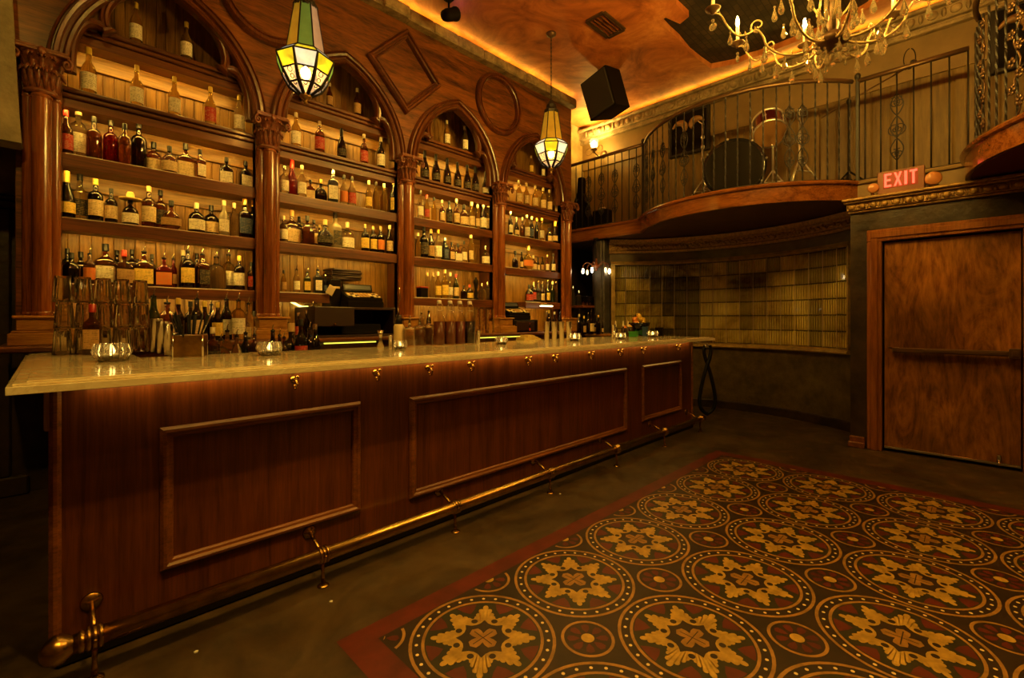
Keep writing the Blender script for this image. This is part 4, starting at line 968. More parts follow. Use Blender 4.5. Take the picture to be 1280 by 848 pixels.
w = MB(); w.box(XW-.10, XW-.085, -3.9, YB-.2, 4.552, 4.562); w.build('strip', LEDC, cv)
w = MB(); w.box(XW-.106, XW-.079, -3.9, YB-.2, 4.545, 4.552); w.build('channel', M['steel'], cv)
# shelves
SH = {'A': 3.318, 'B': 2.829, 'C': 2.383, 'D': 1.951, 'E': 1.508}
for b in range(4):
    x0, x1 = CX[b]+.021, CX[b+1]-.021
    for k, z in SH.items():
        a0, a1, yf = x0, x1, YS
        if k == 'E' and b == 1: a1 = onY(412, YS)
        if k == 'E' and b == 3: a0 = onY(657, YS)
        if k == 'A': a0, a1, yf = CX[b]+.13, CX[b+1]-.13, 4.375
        w = MB()
        if k in 'AB':
            w.box(a0, a1, yf, YBK, z-.030, z, .006); w.box(a0, a1, yf+.022, YBK, z-.062, z-.030, .008); w.box(a0, a1, yf+.045, YBK, z-.10, z-.062, .006)
            zb = z-.10
        else:
            w.box(a0, a1, yf, YBK, z-.068, z, .007); zb = z-.068
        w.box(a0, a1, yf+(.045 if k in 'AB' else 0), yf+(.057 if k in 'AB' else .012), zb-.024, zb+.01, .002); yl = yf+(.060 if k in 'AB' else .015)
        s = w.build('shelf', M['shelf'], bb)
        w = MB(); w.box(a0+.04, a1-.04, yl, yl+.008, zb-.008, zb-.003); w.build('light_strip', LED, s)
        if k in 'ABC':
            w = MB(); w.box(x0 if k != 'A' else a0, x1 if k != 'A' else a1, YBK-.018, YBK, zb-.115, zb, .004); w.build('back_rail', M['backh'], s)
# back counter
bc = thing('back_counter', 'long wooden counter under the back bar shelves', 'counter', (2.7, 4.3, 0))
w = MB(); w.box(.0, 5.62, 4.06, YBK+.05, .10, 1.06, .006); w.box(.04, 5.60, 4.12, YBK, 0, .10); w.build('body', M['bar'], bc)
w = MB(); w.box(CX[0]-.19, 5.64, 4.0, YBK+.05, 1.06, ZB0, .010); w.build('counter_top', M['shelf'], bc)
for i in range(10):
    a = .03+.556*i
    w = MB(); w.box(a, a+.54, 4.045, 4.062, .16, 1.0, .006); d_ = w.build('door', M['barm'], bc)
    w = MB(); w.tube([(a+.50, 4.045, .62), (a+.50, 4.02, .63), (a+.50, 4.02, .71), (a+.50, 4.045, .72)], .006, 6); w.build('handle', M['brass'], d_)
w = MB(); pass
for p0, p1 in ((345, 364), (405, 470), (600, 660)): w = MB(); w.box(onY(p0, 4.01), onY(p1, 4.01), 4.008, 4.014, 1.048, 1.058); w.build('light_strip', emit('green_yellow_strip', (1.0, .85, .08), 1.6), bc)
# ------------------------------------------------------------------ front bar
YF = 2.35; ZT = 1.0624
fb = thing('bar_counter', 'long dark red-brown wooden bar front with framed panels', 'bar', (2.66, YF+.3, 0))
w = MB(); w.box(.02, 5.33, YF, YF+.05, .085, 1.024, .004)
for px in (450, 786): x = onY(px, YF); w.box(x-.002, x+.002, YF-.002, YF+.02, .1, 1.02)
w.box(.02, .07, YF+.05, 3.12, .085, 1.024, .004); w.box(5.28, 5.33, YF+.05, 3.0, .085, 1.024, .004)
w.build('front_panel', M['bar'], fb)
w = MB(); w.box(.03, 5.32, YF+.02, YF+.06, 0, .085); w.box(.015, 5.335, YF-.018, YF+.03, 0, .075, .010); w.build('kick_board', M['black'], fb)
w = MB(); w.box(0, .034, YF-.014, YF+.035, .075, 1.02, .012); w.build('corner_post', M['barm'], fb); w = MB(); w.box(5.31, 5.345, YF-.012, YF+.035, .075, 1.02, .010); w.build('corner_post', M['barm'], fb)
w = MB(); w.box(-.012, .006, YF-.006, YF+.05, .86, 1.02, .005); w.build('corner_patch', M['barl'], fb)['label'] = 'pale bare wood strip at the top of the corner'
MP = [(-.024, 0), (-.024, .008), (-.014, .022), (-.004, .024), (.006, .016), (.016, .014), (.022, .006), (.022, 0)]
for (p0, p1, z0, z1) in ((201, 449, .238, .816), (512, 782, .213, .80), (802, 850.5, .25, .80)):
    a, b = onY(p0, YF)+.02, onY(p1, YF)-.02
    w = MB(); w.sweepxz([(a, z0+.02), (a, z1-.02), (b, z1-.02), (b, z0+.02)], [(-o, h) for o, h in MP], YF, closed=True); w.build('panel_moulding', M['barm'], fb)
for px in (367, 469, 534.7, 586.7, 658, 691.6, 736.5, 773, 802, 845.5):
    x = onY(px, YF); z = .95; w = MB()
    w.lathe([(0, .006), (.016, .005), (.018, 0), (0, 0)], 12, Matrix.Translation((x, YF, z+.02)) @ Matrix.Rotation(PI/2, 4, 'X'))
    w.tube([(x, YF, z+.022), (x, YF-.035, z+.018), (x, YF-.048, z), (x, YF-.04, z-.022), (x, YF-.022, z-.026), (x, YF-.014, z-.012)], .0045, 6); w.ball((x, YF-.014, z-.010), .007, 6, 4); w.ball((x, YF-.05, z+.035), .008, 6, 4)
    w.tube([(x, YF-.006, z+.024), (x, YF-.03, z+.034), (x, YF-.05, z+.035)], .004, 6); w.build('coat_hook', M['brass'], fb)
w = MB(); w.box(.10, 5.25, YF-.045, YF-.03, 1.008, 1.018); w.build('light_strip', emit('under_bar_strip', (1.0, .62, .12), 14), fb)
w = MB(); w.box(.10, 5.25, YF-.05, YF-.025, 1.018, 1.026); w.build('light_channel', M['brassd'], fb)
# inner work shelf
w = MB(); w.box(.08, 5.27, 3.02, 3.10, .085, 1.02); w.box(.08, 5.27, YF+.05, 3.10, .55, .58); w.build('inner_wall', M['bar'], fb)
def marble():
    m, nt, out = newmat('cream_marble'); L = nt.links
    p = N(nt, 'ShaderNodeBsdfPrincipled', Roughness=.11); L.new(p.outputs[0], out.inputs[0]); p.inputs['Coat Weight'].default_value = .3
    tc = N(nt, 'ShaderNodeTexCoord'); mp = N(nt, 'ShaderNodeMapping'); mp.inputs['Scale'].default_value = (.7, 1.6, 1.6); mp.inputs['Rotation'].default_value = (0, 0, .3); L.new(tc.outputs['Object'], mp.inputs[0])
    n = N(nt, 'ShaderNodeTexNoise', Scale=3.2, Detail=10.0, Roughness=.7, Distortion=1.8); L.new(mp.outputs[0], n.inputs['Vector'])
    r = ramp(nt, [(.30, (.52, .43, .27)), (.47, (.84, .76, .56)), (.52, (.70, .60, .40)), (.70, (.88, .81, .62))]); L.new(n.outputs['Fac'], r.inputs[0]); L.new(r.outputs[0], p.inputs['Base Color'])
    n2 = N(nt, 'ShaderNodeTexNoise', Scale=8.0, Detail=4.0); L.new(tc.outputs['Object'], n2.inputs['Vector'])
    r2 = ramp(nt, [(.3, (.08,)*3), (.7, (.17,)*3)]); L.new(n2.outputs['Fac'], r2.inputs[0]); L.new(r2.outputs[0], p.inputs['Roughness'])
    return m
XC0, YC0, XC1, YC1, XR, YR = -.095, 2.12, 5.43, 3.13, .36, 3.98
Lp = [(XC0, YC0), (XC1, YC0), (XC1, YC1), (XR, YC1), (XR, YR), (XC0, YR)]
def inset(P_, d): (a, b), (c, _), _, (e, f), (_, g), _ = P_; return [(a+d, b+d), (c-d, b+d), (c-d, f-d), (e-d, f-d), (e-d, g-d), (a+d, g-d)]
w = MB(); w.prism(Lp, 1.024, ZT-.012, lambda u, v, k: (u, v, k)); w.prism(inset(Lp, .014), ZT-.012, ZT-.004, lambda u, v, k: (u, v, k)); w.prism(inset(Lp, .045), ZT-.004, ZT, lambda u, v, k: (u, v, k))
ct = tag(w.build('marble_countertop', marble()), 'long polished cream marble bar top with stepped edge', 'countertop')
md = ct.modifiers.new('b', 'BEVEL'); md.width = .005; md.segments = 2
w = MB(); w.box(XC0+.20, XR-.03, 3.14, YR-.02, .0, 1.022, .006); tag(w.build('return_cabinet', M['darkwall']), 'dark wooden cabinet under the left return of the bar top', 'cabinet')
# foot rail
YR_, ZR = 2.19, .145
fr = thing('foot_rail', 'long brass foot rail along the foot of the bar', 'foot rail', (2.6, YR_, 0))
w = MB(); w.tube([(.06, YR_, ZR), (5.26, YR_, ZR)], .032, 16); w.build('rail', M['brass'], fr)
w = MB(); K = Matrix.Translation((0, YR_, ZR)) @ Matrix.Rotation(PI/2, 4, 'Y')
w.lathe([(0, -.025), (.018, -.022), (.038, -.008), (.049, .014), (.048, .032), (.038, .050), (.029, .060), (.028, .068), (.036, .076), (.037, .083), (.032, .092), (0, .092)], 20, K); w.build('end_knob', M['brass'], fr)
w = MB(); w.lathe([(0, 0), (.028, 0), (.032, .012), (.02, .03), (0, .034)], 16, Matrix.Translation((5.26, YR_, ZR)) @ Matrix.Rotation(PI/2, 4, 'Y')); w.build('end_cap', M['brass'], fr)
for x in (.115, .92, 1.71, 2.58, 3.46, 4.33, 5.18):
    w = MB()
    for dx in (-.016, 0, .016): w.lathe([(.031, -.007), (.040, -.005), (.040, .005), (.031, .007)], 16, Matrix.Translation((x+dx, YR_, ZR)) @ Matrix.Rotation(PI/2, 4, 'Y'))
    w.tube([(x, YR_+.03, ZR+.004), (x, YR_+.08, ZR+.03), (x, YF-.012, ZR+.055)], .009, 8)
    w.lathe([(0, .014), (.012, .012), (.030, .006), (.034, 0), (0, 0)], 16, Matrix.Translation((x, YF, ZR+.056)) @ Matrix.Rotation(PI/2, 4, 'X'))
    w.tube([(x, YR_, ZR-.03), (x, YR_-.002, .06), (x, YR_-.006, .02)], [.009, .008, .011], 8); w.lathe([(0, .012), (.012, .011), (.026, .004), (.028, 0), (0, 0)], 14, Matrix.Translation((x, YR_-.006, .001)))
    w.ball((x, YR_-.038, ZR+.004), .007, 6, 4); w.build('bracket', M['brass'], fr)
# black rope looped at the end of the bar
w = MB()
# explicit loop so the strands cross near the top and hang open below
lp = smooth([(-.012, .965), (-.026, .90), (-.012, .82), (.022, .72), (.062, .58), (.095, .42), (.105, .31), (.075, .215), (.0, .165), (-.075, .215), (-.105, .31), (-.095, .42), (-.062, .58), (-.022, .72), (.012, .82), (.026, .90), (.012, .965)], 5)
rp = thing('velvet_rope', 'black barrier rope looped on a hook at the far end of the bar', 'rope', (5.40, 2.22, .96))
w.tube([(5.405+u*.7071, 2.20-u*.7071+(.014 if i < len(lp)/2 else -.014), z) for i, (u, z) in enumerate(lp)], .020, 10); w.build('rope', M['rubber'], rp)
w = MB(); w.tube([(5.36, 2.24, .99), (5.40, 2.20, .985), (5.415, 2.19, .962)], .006, 6)
for u in (-.012, .012): w.lathe([(.0, -.02), (.018, -.018), (.018, .018), (0, .02)], 12, Matrix.Translation((5.405+u*.9, 2.20-u*.9, .955)))
w.tube([(5.345, 2.352, 1.0), (5.352, 2.30, .995), (5.36, 2.24, .99)], .006, 6); w.build('hook', M['chrome'], rp)
# ------------------------------------------------------------------ bottles
# kind: (radius / height, section exponent, flatten, profile, label z0, z1, cap z0, cap radius factor)
KD = {
 'rum': (.122, 0, 1, [(.9, 0), (1, .02), (1, .50), (.93, .57), (.72, .64), (.46, .70), (.36, .75), (.34, .93), (0, .93)], .12, .46, .86, .40, 'tall'),
 'whisky': (.138, 0, 1, [(.92, 0), (1, .02), (1, .58), (.95, .63), (.75, .68), (.40, .72), (.32, .76), (.31, .93), (0, .93)], .14, .50, .86, .36, 'broad-shouldered'),
 'squat': (.235, 0, 1, [(.92, 0), (1, .03), (1, .46), (.92, .56), (.62, .66), (.30, .71), (.24, .76), (.24, .92), (0, .92)], .10, .44, .80, .30, 'squat'),
 'champ': (.142, 0, 1, [(.92, 0), (1, .02), (1, .36), (.92, .47), (.68, .58), (.44, .68), (.36, .78), (.32, .95), (0, .95)], .12, .34, .76, .38, 'slope-shouldered'),
 'round': (.27, 0, .6, [(.55, 0), (.7, .02), (.95, .14), (1, .28), (.92, .44), (.66, .56), (.30, .63), (.22, .68), (.22, .9), (0, .9)], .16, .40, .80, .28, 'round flask'),
 'square': (.135, 7, 1, [(.94, 0), (1, .02), (1, .58), (.92, .64), (.55, .69), (.36, .73), (.33, .92), (0, .92)], .12, .50, .84, .42, 'square'),
 'wide': (.215, 6, .62, [(.94, 0), (1, .02), (1, .50), (.90, .58), (.50, .66), (.27, .71), (.22, .76), (.22, .92), (0, .92)], .08, .46, .82, .30, 'wide square'),
 'slim': (.098, 0, 1, [(.92, 0), (1, .02), (1, .56), (.86, .64), (.5, .72), (.42, .78), (.40, .94), (0, .94)], .14, .44, .86, .48, 'slim'),
}
_mc = {}
def cached(key, fn):
    if key not in _mc: _mc[key] = fn()
    return _mc[key]
def bottle_body(kind, g):
    R, sq, fl_, pf = KD[kind][:4]
    def f():
        b = MB(); b.lathe([(0, 0), (pf[0][0]*R*.7, .006)]+[(r*R, z) for r, z in pf], 20 if sq == 0 else 28, sq=sq, fl=fl_); return b.mesh('glass_'+kind, G[g])
    return cached(('b', kind, g), f)
def bottle_label(kind, l):
    R, sq, fl_, pf, z0, z1 = KD[kind][:6]
    def f():
        b = MB(); n = 12; V = []
        def pt(a, rr, z):
            ca, sa = math.cos(a), math.sin(a); k = (abs(ca)**sq+abs(sa)**sq)**(-1/sq) if sq else 1
            return (rr*k*ca, rr*k*sa*fl_, z)
        half_ = 80 if sq == 0 else 44
        for rr in (R*1.012, R*1.03):
            for i in range(n+1):
                a = math.radians(-90-half_+2*half_*i/n); V += [pt(a, rr, z0), pt(a, rr, z1)]
        m_ = 2*(n+1); Fc = []
        for i in range(n):
            Fc += [[2*i, 2*i+1, 2*i+3, 2*i+2], [m_+2*i, m_+2*i+2, m_+2*i+3, m_+2*i+1], [2*i, 2*i+2, m_+2*i+2, m_+2*i], [2*i+1, m_+2*i+1, m_+2*i+3, 2*i+3]]
        Fc += [[0, m_, m_+1, 1], [2*n, 2*n+1, m_+2*n+1, m_+2*n]]
        b.add(V, Fc); return b.mesh('label_'+kind, LB[l])
    return cached(('l', kind, l), f)
def bottle_cap(kind, c):
    R, sq, fl_, pf = KD[kind][:4]; z0, k = KD[kind][6:8]
    def f():
        b = MB(); r = R*k
        if c == 'pour':
            b.lathe([(r*.9, pf[-1][1]-.035), (r*1.05, pf[-1][1]-.01), (r*.9, pf[-1][1]+.005), (r*.45, pf[-1][1]+.012), (0, pf[-1][1]+.012)], 12)
            z = pf[-1][1]
            b.tube([(0, 0, z+.005), (.002, 0, z+.06), (.012, -.006, z+.115), (.028, -.012, z+.155)], [.017, .015, .012, .010], 8, 1)
        else: b.lathe([(r*.98, z0), (r*1.04, z0+.012), (r*1.04, z0+.02), (r, z0+.025), (r, .992), (r*.9, 1), (0, 1)], 14)
        return b.mesh('cap_'+kind, [CP[c], M['steel']])
    return cached(('c', kind, c), f)
GN = {'c': 'clear', 'a': 'amber', 'd': 'dark', 'r': 'deep red', 'g': 'green', 'y': 'pale yellow', 'b': 'bluish', 'f': 'frosted'}
LN = {'w': 'white label', 'm': 'cream label', 'y': 'yellow label', 'k': 'black label', 'o': 'orange label', 'u': 'dark blue label', 'r': 'red label', 't': 'tan label', '-': None}
CN = {'cork': 'cork stopper', 'black': 'black cap', 'gold': 'gold foil', 'red': 'red cap', 'silver': 'silver cap', 'white': 'pale cap', 'yellow': 'yellow cap', 'pour': 'metal pourer'}
ORD = 'leftmost second third fourth fifth sixth seventh eighth ninth tenth eleventh twelfth thirteenth'.split()
def ordn(i, n=0):
    if n and i > n/2: k = n-1-i; return 'rightmost' if k == 0 else ORD[k]+' from right'
    return ORD[i] if i == 0 else ORD[i]+' from left'
def bottle(x, y, z, h, kind, g, l, c, label, group):
    t = thing('liquor_bottle', label, 'bottle', (x, y, z+.0005), random.uniform(-.3, .3), group, h)
    obj('glass_body', bottle_body(kind, g), t, True)
    if l != '-': obj('label', bottle_label(kind, l), t, True)
    obj('pourer' if c == 'pour' else 'cap', bottle_cap(kind, c), t, True)
    return t
def row(items, y, z, place, y0=None, y1=None):
    items = sorted(items); n = len(items); put = []
    y0 = y-.10 if y0 is None else y0; y1 = y+.20 if y1 is None else y1
    for i, it in enumerate(items):
        px, py, kind, g, l, c = it[:6]; base = y+(it[6] if len(it) > 6 else 0); best = None
        for sh in (1, .97, .94, .9):
            for dy in (0, .02, -.02, .04, -.035, .06, .08, .10, .12, .14, .16):
                yy = base+dy; x = onY(px, yy); h = zat(py, x, yy)-z
                if c == 'pour': h /= 1.10
                h = max(.12, min(.40, h))*sh; r = KD[kind][0]*h*1.04; ry = r*KD[kind][2]
                if yy-ry < y0 or yy+ry > y1: continue
                if all(math.hypot(x-a, (yy-b)/(1 if KD[kind][2] == 1 else .8)) > r+q for a, b, q in put): best = (x, yy, h, r); break
            if best: break
        if not best: x = onY(px, base); h = max(.12, min(.40, zat(py, x, base)-z)); best = (x, base, h*.9, KD[kind][0]*h*.9)
        x, yy, h, r = best; put.append((x, yy, r))
        ft = LN[l] or CN[c]
        bottle(x, yy, z, h, kind, g, l, c, f"{GN[g]} {KD[kind][8]} bottle with {ft}, {ordn(i, n)}, {place}", 'bottles, '+place)
SN = {'A': 'topmost shelf', 'B': 'second shelf down', 'C': 'third shelf down', 'D': 'fourth shelf down', 'E': 'lowest shelf'}
YQ = 4.41
ROWS = {
 (0, 'A'): [(170, 4, 'rum', 'y', 'w', 'yellow'), (233, 28, 'rum', 'y', 'w', 'yellow')],
 (0, 'B'): [(111, 60, 'rum', 'y', 'w', 'yellow'), (171, 82, 'rum', 'y', 'w', 'yellow'), (218, 96, 'rum', 'y', 'w', 'yellow'), (263, 109, 'rum', 'y', 'r', 'yellow'), (299, 119, 'rum', 'c', 'w', 'yellow')],
 (0, 'C'): [(82.5, 138, 'rum', 'a', 'r', 'red'), (98, 135, 'whisky', 'c', 'w', 'white'), (117.5, 146, 'whisky', 'a', '-', 'black'), (138.5, 151, 'whisky', 'r', '-', 'black'), (156, 155, 'whisky', 'a', '-', 'black'), (173.5, 153, 'whisky', 'd', '-', 'black'), (192, 178, 'squat', 'a', 'm', 'black'), (212, 183, 'squat', 'a', 'm', 'black'), (232, 180, 'wide', 'a', 'm', 'black'), (250, 187, 'square', 'a', 'w', 'black'), (283, 197, 'wide', 'd', 'w', 'black'), (307, 202, 'wide', 'd', 'w', 'black')],
 (0, 'D'): [(83, 214, 'champ', 'd', 'y', 'yellow'), (100, 218, 'rum', 'c', 'k', 'black'), (119.5, 224, 'whisky', 'd', 'm', 'yellow'), (139, 236, 'whisky', 'd', 'm', 'black'), (163, 248, 'squat', 'd', 'w', 'black'), (186, 233, 'whisky', 'a', 'm', 'cork'), (200.5, 238, 'whisky', 'a', 'k', 'black'), (214, 251, 'round', 'a', 't', 'black'), (245.6, 254, 'squat', 'd', 'w', 'white'), (264, 257, 'squat', 'd', 'm', 'black'), (280, 251, 'rum', 'f', 'w', 'white'), (292.5, 254, 'slim', 'c', '-', 'white'), (306, 249, 'square', 'd', 'u', 'gold'), (317, 251, 'square', 'd', 'u', 'gold')],
 (0, 'E'): [(84, 311, 'whisky', 'd', '-', 'black', .08), (89, 316, 'squat', 'd', '-', 'black'), (101, 315, 'wide', 'd', '-', 'black', .09), (112, 310, 'whisky', 'a', 'o', 'pour'), (132, 305, 'wide', 'a', 'w', 'black'), (146, 313, 'whisky', 'd', '-', 'black', .10), (155, 313, 'wide', 'a', 't', 'red'), (165, 312, 'whisky', 'd', '-', 'black', .10), (172, 320, 'whisky', 'd', '-', 'black', .10), (180, 306, 'wide', 'a', 'y', 'pour'), (190, 318, 'slim', 'd', '-', 'black', .10), (205, 315, 'wide', 'r', 'o', 'pour'), (216.5, 317, 'slim', 'r', 't', 'pour', .03), (229, 313, 'slim', 'd', '-', 'white', .12), (234.7, 305, 'whisky', 'd', 'y', 'pour'), (246, 317, 'slim', 'd', '-', 'black', .12), (253, 309, 'square', 'a', 'k', 'pour'), (270.5, 313, 'squat', 'c', '-', 'pour'), (285.5, 310, 'whisky', 'y', 'w', 'pour'), (299, 320, 'whisky', 'd', 'w', 'yellow'), (314.5, 328, 'whisky', 'a', 'r', 'black')],
 (1, 'A'): [(412, 104, 'rum', 'a', 't', 'white'), (446.5, 110.6, 'rum', 'a', 't', 'white')],
 (1, 'B'): [(370, 141, 'rum', 'y', 'w', 'white'), (399.5, 151.7, 'whisky', 'a', 'r', 'white'), (427, 161, 'champ', 'd', 'k', 'black'), (455, 168, 'rum', 'a', 'r', 'white'), (476, 172, 'rum', 'd', 'w', 'white')],
 (1, 'C'): [(355.5, 208, 'whisky', 'c', 'w', 'silver'), (365, 200, 'champ', 'r', '-', 'red'), (377.5, 207, 'rum', 'c', 'w', 'white'), (388, 225, 'wide', 'a', 'm', 'black'), (401, 224.5, 'round', 'd', '-', 'gold'), (416, 211.5, 'square', 'b', 'w', 'silver'), (430, 219, 'rum', 'c', 'o', 'black'), (440, 221, 'rum', 'c', 'r', 'black'), (461, 226, 'slim', 'y', 'y', 'white'), (470, 227.6, 'slim', 'y', '-', 'black'), (480, 230, 'rum', 'y', '-', 'white'), (492, 224.5, 'rum', 'd', 'y', 'cork')],
 (1, 'D'): [(354.5, 270, 'whisky', 'c', 'w', 'white'), (364.5, 263.6, 'wide', 'a', 'm', 'cork'), (374, 271, 'whisky', 'd', '-', 'black', .05), (384, 270, 'wide', 'a', '-', 'black'), (392.5, 275, 'whisky', 'a', 'm', 'black'), (399, 281, 'rum', 'a', '-', 'cork', .10), (406.5, 275, 'round', 'd', 'k', 'cork'), (419, 266, 'square', 'f', 'k', 'black'), (434, 278, 'squat', 'c', 'w', 'white'), (456.5, 280.5, 'whisky', 'd', 'y', 'cork'), (466.5, 283, 'whisky', 'd', 'y', 'cork'), (475.7, 283.5, 'whisky', 'd', 'o', 'cork'), (487, 282, 'rum', 'd', 'm', 'white')],
 (1, 'E'): [(354.5, 338, 'rum', 'y', 't', 'black'), (370.6, 331.5, 'rum', 'c', 'w', 'pour'), (384, 335, 'square', 'g', 'y', 'pour'), (397, 331, 'square', 'b', 'w', 'pour'), (407, 343, 'slim', 'b', 'u', 'silver')],
 (2, 'A'): [(558.5, 151, 'rum', 'y', 'w', 'white'), (581, 158, 'rum', 'y', 'w', 'white')],
 (2, 'B'): [(531, 188.6, 'champ', 'd', 'k', 'black'), (545, 193, 'champ', 'd', 'k', 'black'), (559, 198, 'champ', 'd', 'k', 'black'), (572, 203, 'champ', 'd', 'k', 'black'), (584, 206.6, 'champ', 'd', 'k', 'black'), (594, 208.5, 'champ', 'd', 'k', 'black'), (607, 215, 'champ', 'd', 'w', 'black')],
 (2, 'C'): [(525.5, 238, 'slim', 'c', 'w', 'black'), (533.5, 244, 'slim', 'y', 'r', 'red'), (542.5, 247, 'slim', 'y', '-', 'black'), (552.5, 250, 'rum', 'a', 'm', 'white'), (561.5, 251.6, 'whisky', 'd', 'k', 'black'), (570.5, 249, 'rum', 'a', 'm', 'white'), (579.8, 256, 'squat', 'a', 'm', 'black'), (589.5, 253, 'rum', 'y', 'm', 'white'), (597, 256, 'slim', 'y', 'm', 'white'), (604, 254.6, 'rum', 'd', 'w', 'white'), (610.2, 254.6, 'rum', 'y', 'm', 'white'), (616, 256, 'rum', 'c', 'w', 'yellow')],
 (2, 'D'): [(522.5, 291, 'rum', 'y', '-', 'white'), (530, 284, 'whisky', 'd', 'k', 'black'), (538.5, 287, 'rum', 'd', 't', 'cork'), (547.5, 287, 'rum', 'c', 'w', 'yellow'), (556, 297, 'square', 'b', 'u', 'silver'), (564.5, 303, 'square', 'a', 'm', 'black'), (572.5, 304.7, 'wide', 'a', 'w', 'black'), (580, 302, 'whisky', 'c', 'w', 'black'), (588.5, 293, 'slim', 'y', 'm', 'white'), (607, 307.6, 'squat', 'c', 'w', 'silver')],
 (2, 'E'): [(534, 341, 'slim', 'c', '-', 'cork'), (541, 341, 'slim', 'c', '-', 'cork'), (547.5, 340, 'rum', 'y', 'y', 'white'), (556, 337, 'rum', 'y', 'y', 'cork'), (563, 341, 'slim', 'c', 'w', 'white'), (570, 343, 'rum', 'g', 'm', 'red'), (579.6, 357, 'wide', 'd', '-', 'black'), (587, 356, 'squat', 'd', 'y', 'red'), (602.8, 354, 'squat', 'c', '-', 'silver'), (609.5, 353, 'squat', 'c', '-', 'silver'), (616.5, 347, 'slim', 'y', '-', 'silver')],
 (3, 'A'): [(664, 195, 'rum', 'y', 'y', 'white'), (678.5, 200, 'rum', 'y', 'w', 'white')],
 (3, 'B'): [(648.7, 226, 'rum', 'y', 'm', 'white'), (658, 229, 'rum', 'y', 'm', 'white'), (669, 232, 'rum', 'y', 'm', 'white'), (679, 235, 'rum', 'y', 'm', 'white'), (686.8, 237.6, 'rum', 'y', 'm', 'white'), (695.4, 240.5, 'rum', 'y', 'm', 'white')],
 (3, 'C'): [(638, 264.5, 'slim', 'd', 'w', 'silver'), (645.5, 272, 'champ', 'd', 'm', 'silver'), (653, 272, 'rum', 'a', '-', 'white'), (658.5, 268, 'rum', 'y', 'w', 'white'), (664.5, 271, 'slim', 'd', 'u', 'white'), (670.7, 273, 'slim', 'd', '-', 'yellow'), (677.2, 271.5, 'slim', 'y', 'w', 'yellow'), (686.3, 285, 'squat', 'd', 'm', 'black'), (693.8, 276.5, 'champ', 'd', 'm', 'yellow'), (700.5, 279, 'rum', 'd', 'm', 'white')],
 (3, 'D'): [(644, 314, 'round', 'd', '-', 'black'), (652, 315, 'slim', 'd', 'm', 'black'), (660, 307.6, 'round', 'y', 'o', 'gold'), (666.5, 319.6, 'squat', 'a', 'm', 'white'), (672.5, 322, 'rum', 'd', 'm', 'black'), (677.8, 321, 'rum', 'd', 't', 'black'), (684, 319, 'rum', 'a', 'w', 'white'), (691.5, 317.5, 'rum', 'd', 'w', 'black'), (700, 317.5, 'rum', 'd', 'm', 'white')],
 (3, 'E'): [(661.5, 356, 'squat', 'd', 'r', 'black'), (667, 353, 'whisky', 'd', 'r', 'white'), (672.5, 350, 'rum', 'd', 'k', 'pour'), (678, 352, 'rum', 'd', 'm', 'pour'), (684.5, 349, 'rum', 'd', 'y', 'pour'), (690.5, 352, 'rum', 'g', '-', 'white'), (695, 351, 'rum', 'c', '-', 'pour'), (700.8, 347, 'rum', 'y', 'y', 'gold')],
}
for (b, k), items in ROWS.items(): row(items, YQ+(.04 if k == 'A' else 0), SH[k], f"{SN[k]}, {BAY[b]}", 4.325, 4.61)
# straw hat worn by the squat bottle
hb = onY(163, YQ); hz_ = zat(249, hb, YQ)
w = MB(); w.lathe([(0, .062), (.016, .060), (.024, .045), (.026, .012), (.062, .004), (.068, .012), (.066, .002), (.028, -.004), (.024, .0), (.020, .04), (0, .045)], 20, Matrix.Translation((hb, YQ, hz_-.008))); tag(w.build('straw_hat', M['straw']), 'tiny straw sombrero resting on a squat bottle, nearest bay', 'hat')
# back counter rows
row([(161, 376, 'rum', 'd', 'o', 'black', .1), (169, 363, 'whisky', 'a', 't', 'pour'), (180, 376, 'rum', 'd', 'm', 'gold', .08), (192, 361, 'champ', 'g', '-', 'pour'), (209, 369, 'squat', 'a', 'm', 'pour'), (223, 373, 'rum', 'd', '-', 'yellow'), (238, 377, 'whisky', 'd', '-', 'black', .1), (246, 364, 'rum', 'd', 'm', 'pour'), (256, 377, 'rum', 'd', '-', 'yellow'), (264, 372, 'rum', 'd', '-', 'pour', .1), (272, 378, 'rum', 'd', 'y', 'yellow'), (283, 364.5, 'rum', 'd', 'w', 'pour'), (298, 366, 'whisky', 'y', 'w', 'pour'), (310.5, 371, 'rum', 'c', '-', 'pour'), (318.5, 389, 'squat', 'a', 'm', 'black')], 4.20, ZB0, 'back counter, nearest bay')
row([(352, 398, 'rum', 'd', 'm', 'black'), (361, 400, 'squat', 'a', '-', 'pour'), (373, 391, 'rum', 'd', 'r', 'silver'), (383, 388, 'rum', 'd', '-', 'silver'), (391, 377, 'rum', 'd', 'm', 'pour')], 4.20, ZB0, 'back counter, second bay')
row([(527, 387, 'slim', 'c', '-', 'pour'), (536, 384, 'slim', 'd', 'm', 'pour')], 4.12, ZB0, 'back counter, third bay')
row([(662, 406, 'slim', 'd', 'r', 'red'), (686, 388, 'rum', 'd', '-', 'yellow'), (693, 390, 'rum', 'd', 'm', 'white'), (700, 389, 'rum', 'd', '-', 'pour')], 4.12, ZB0, 'back counter, farthest bay')
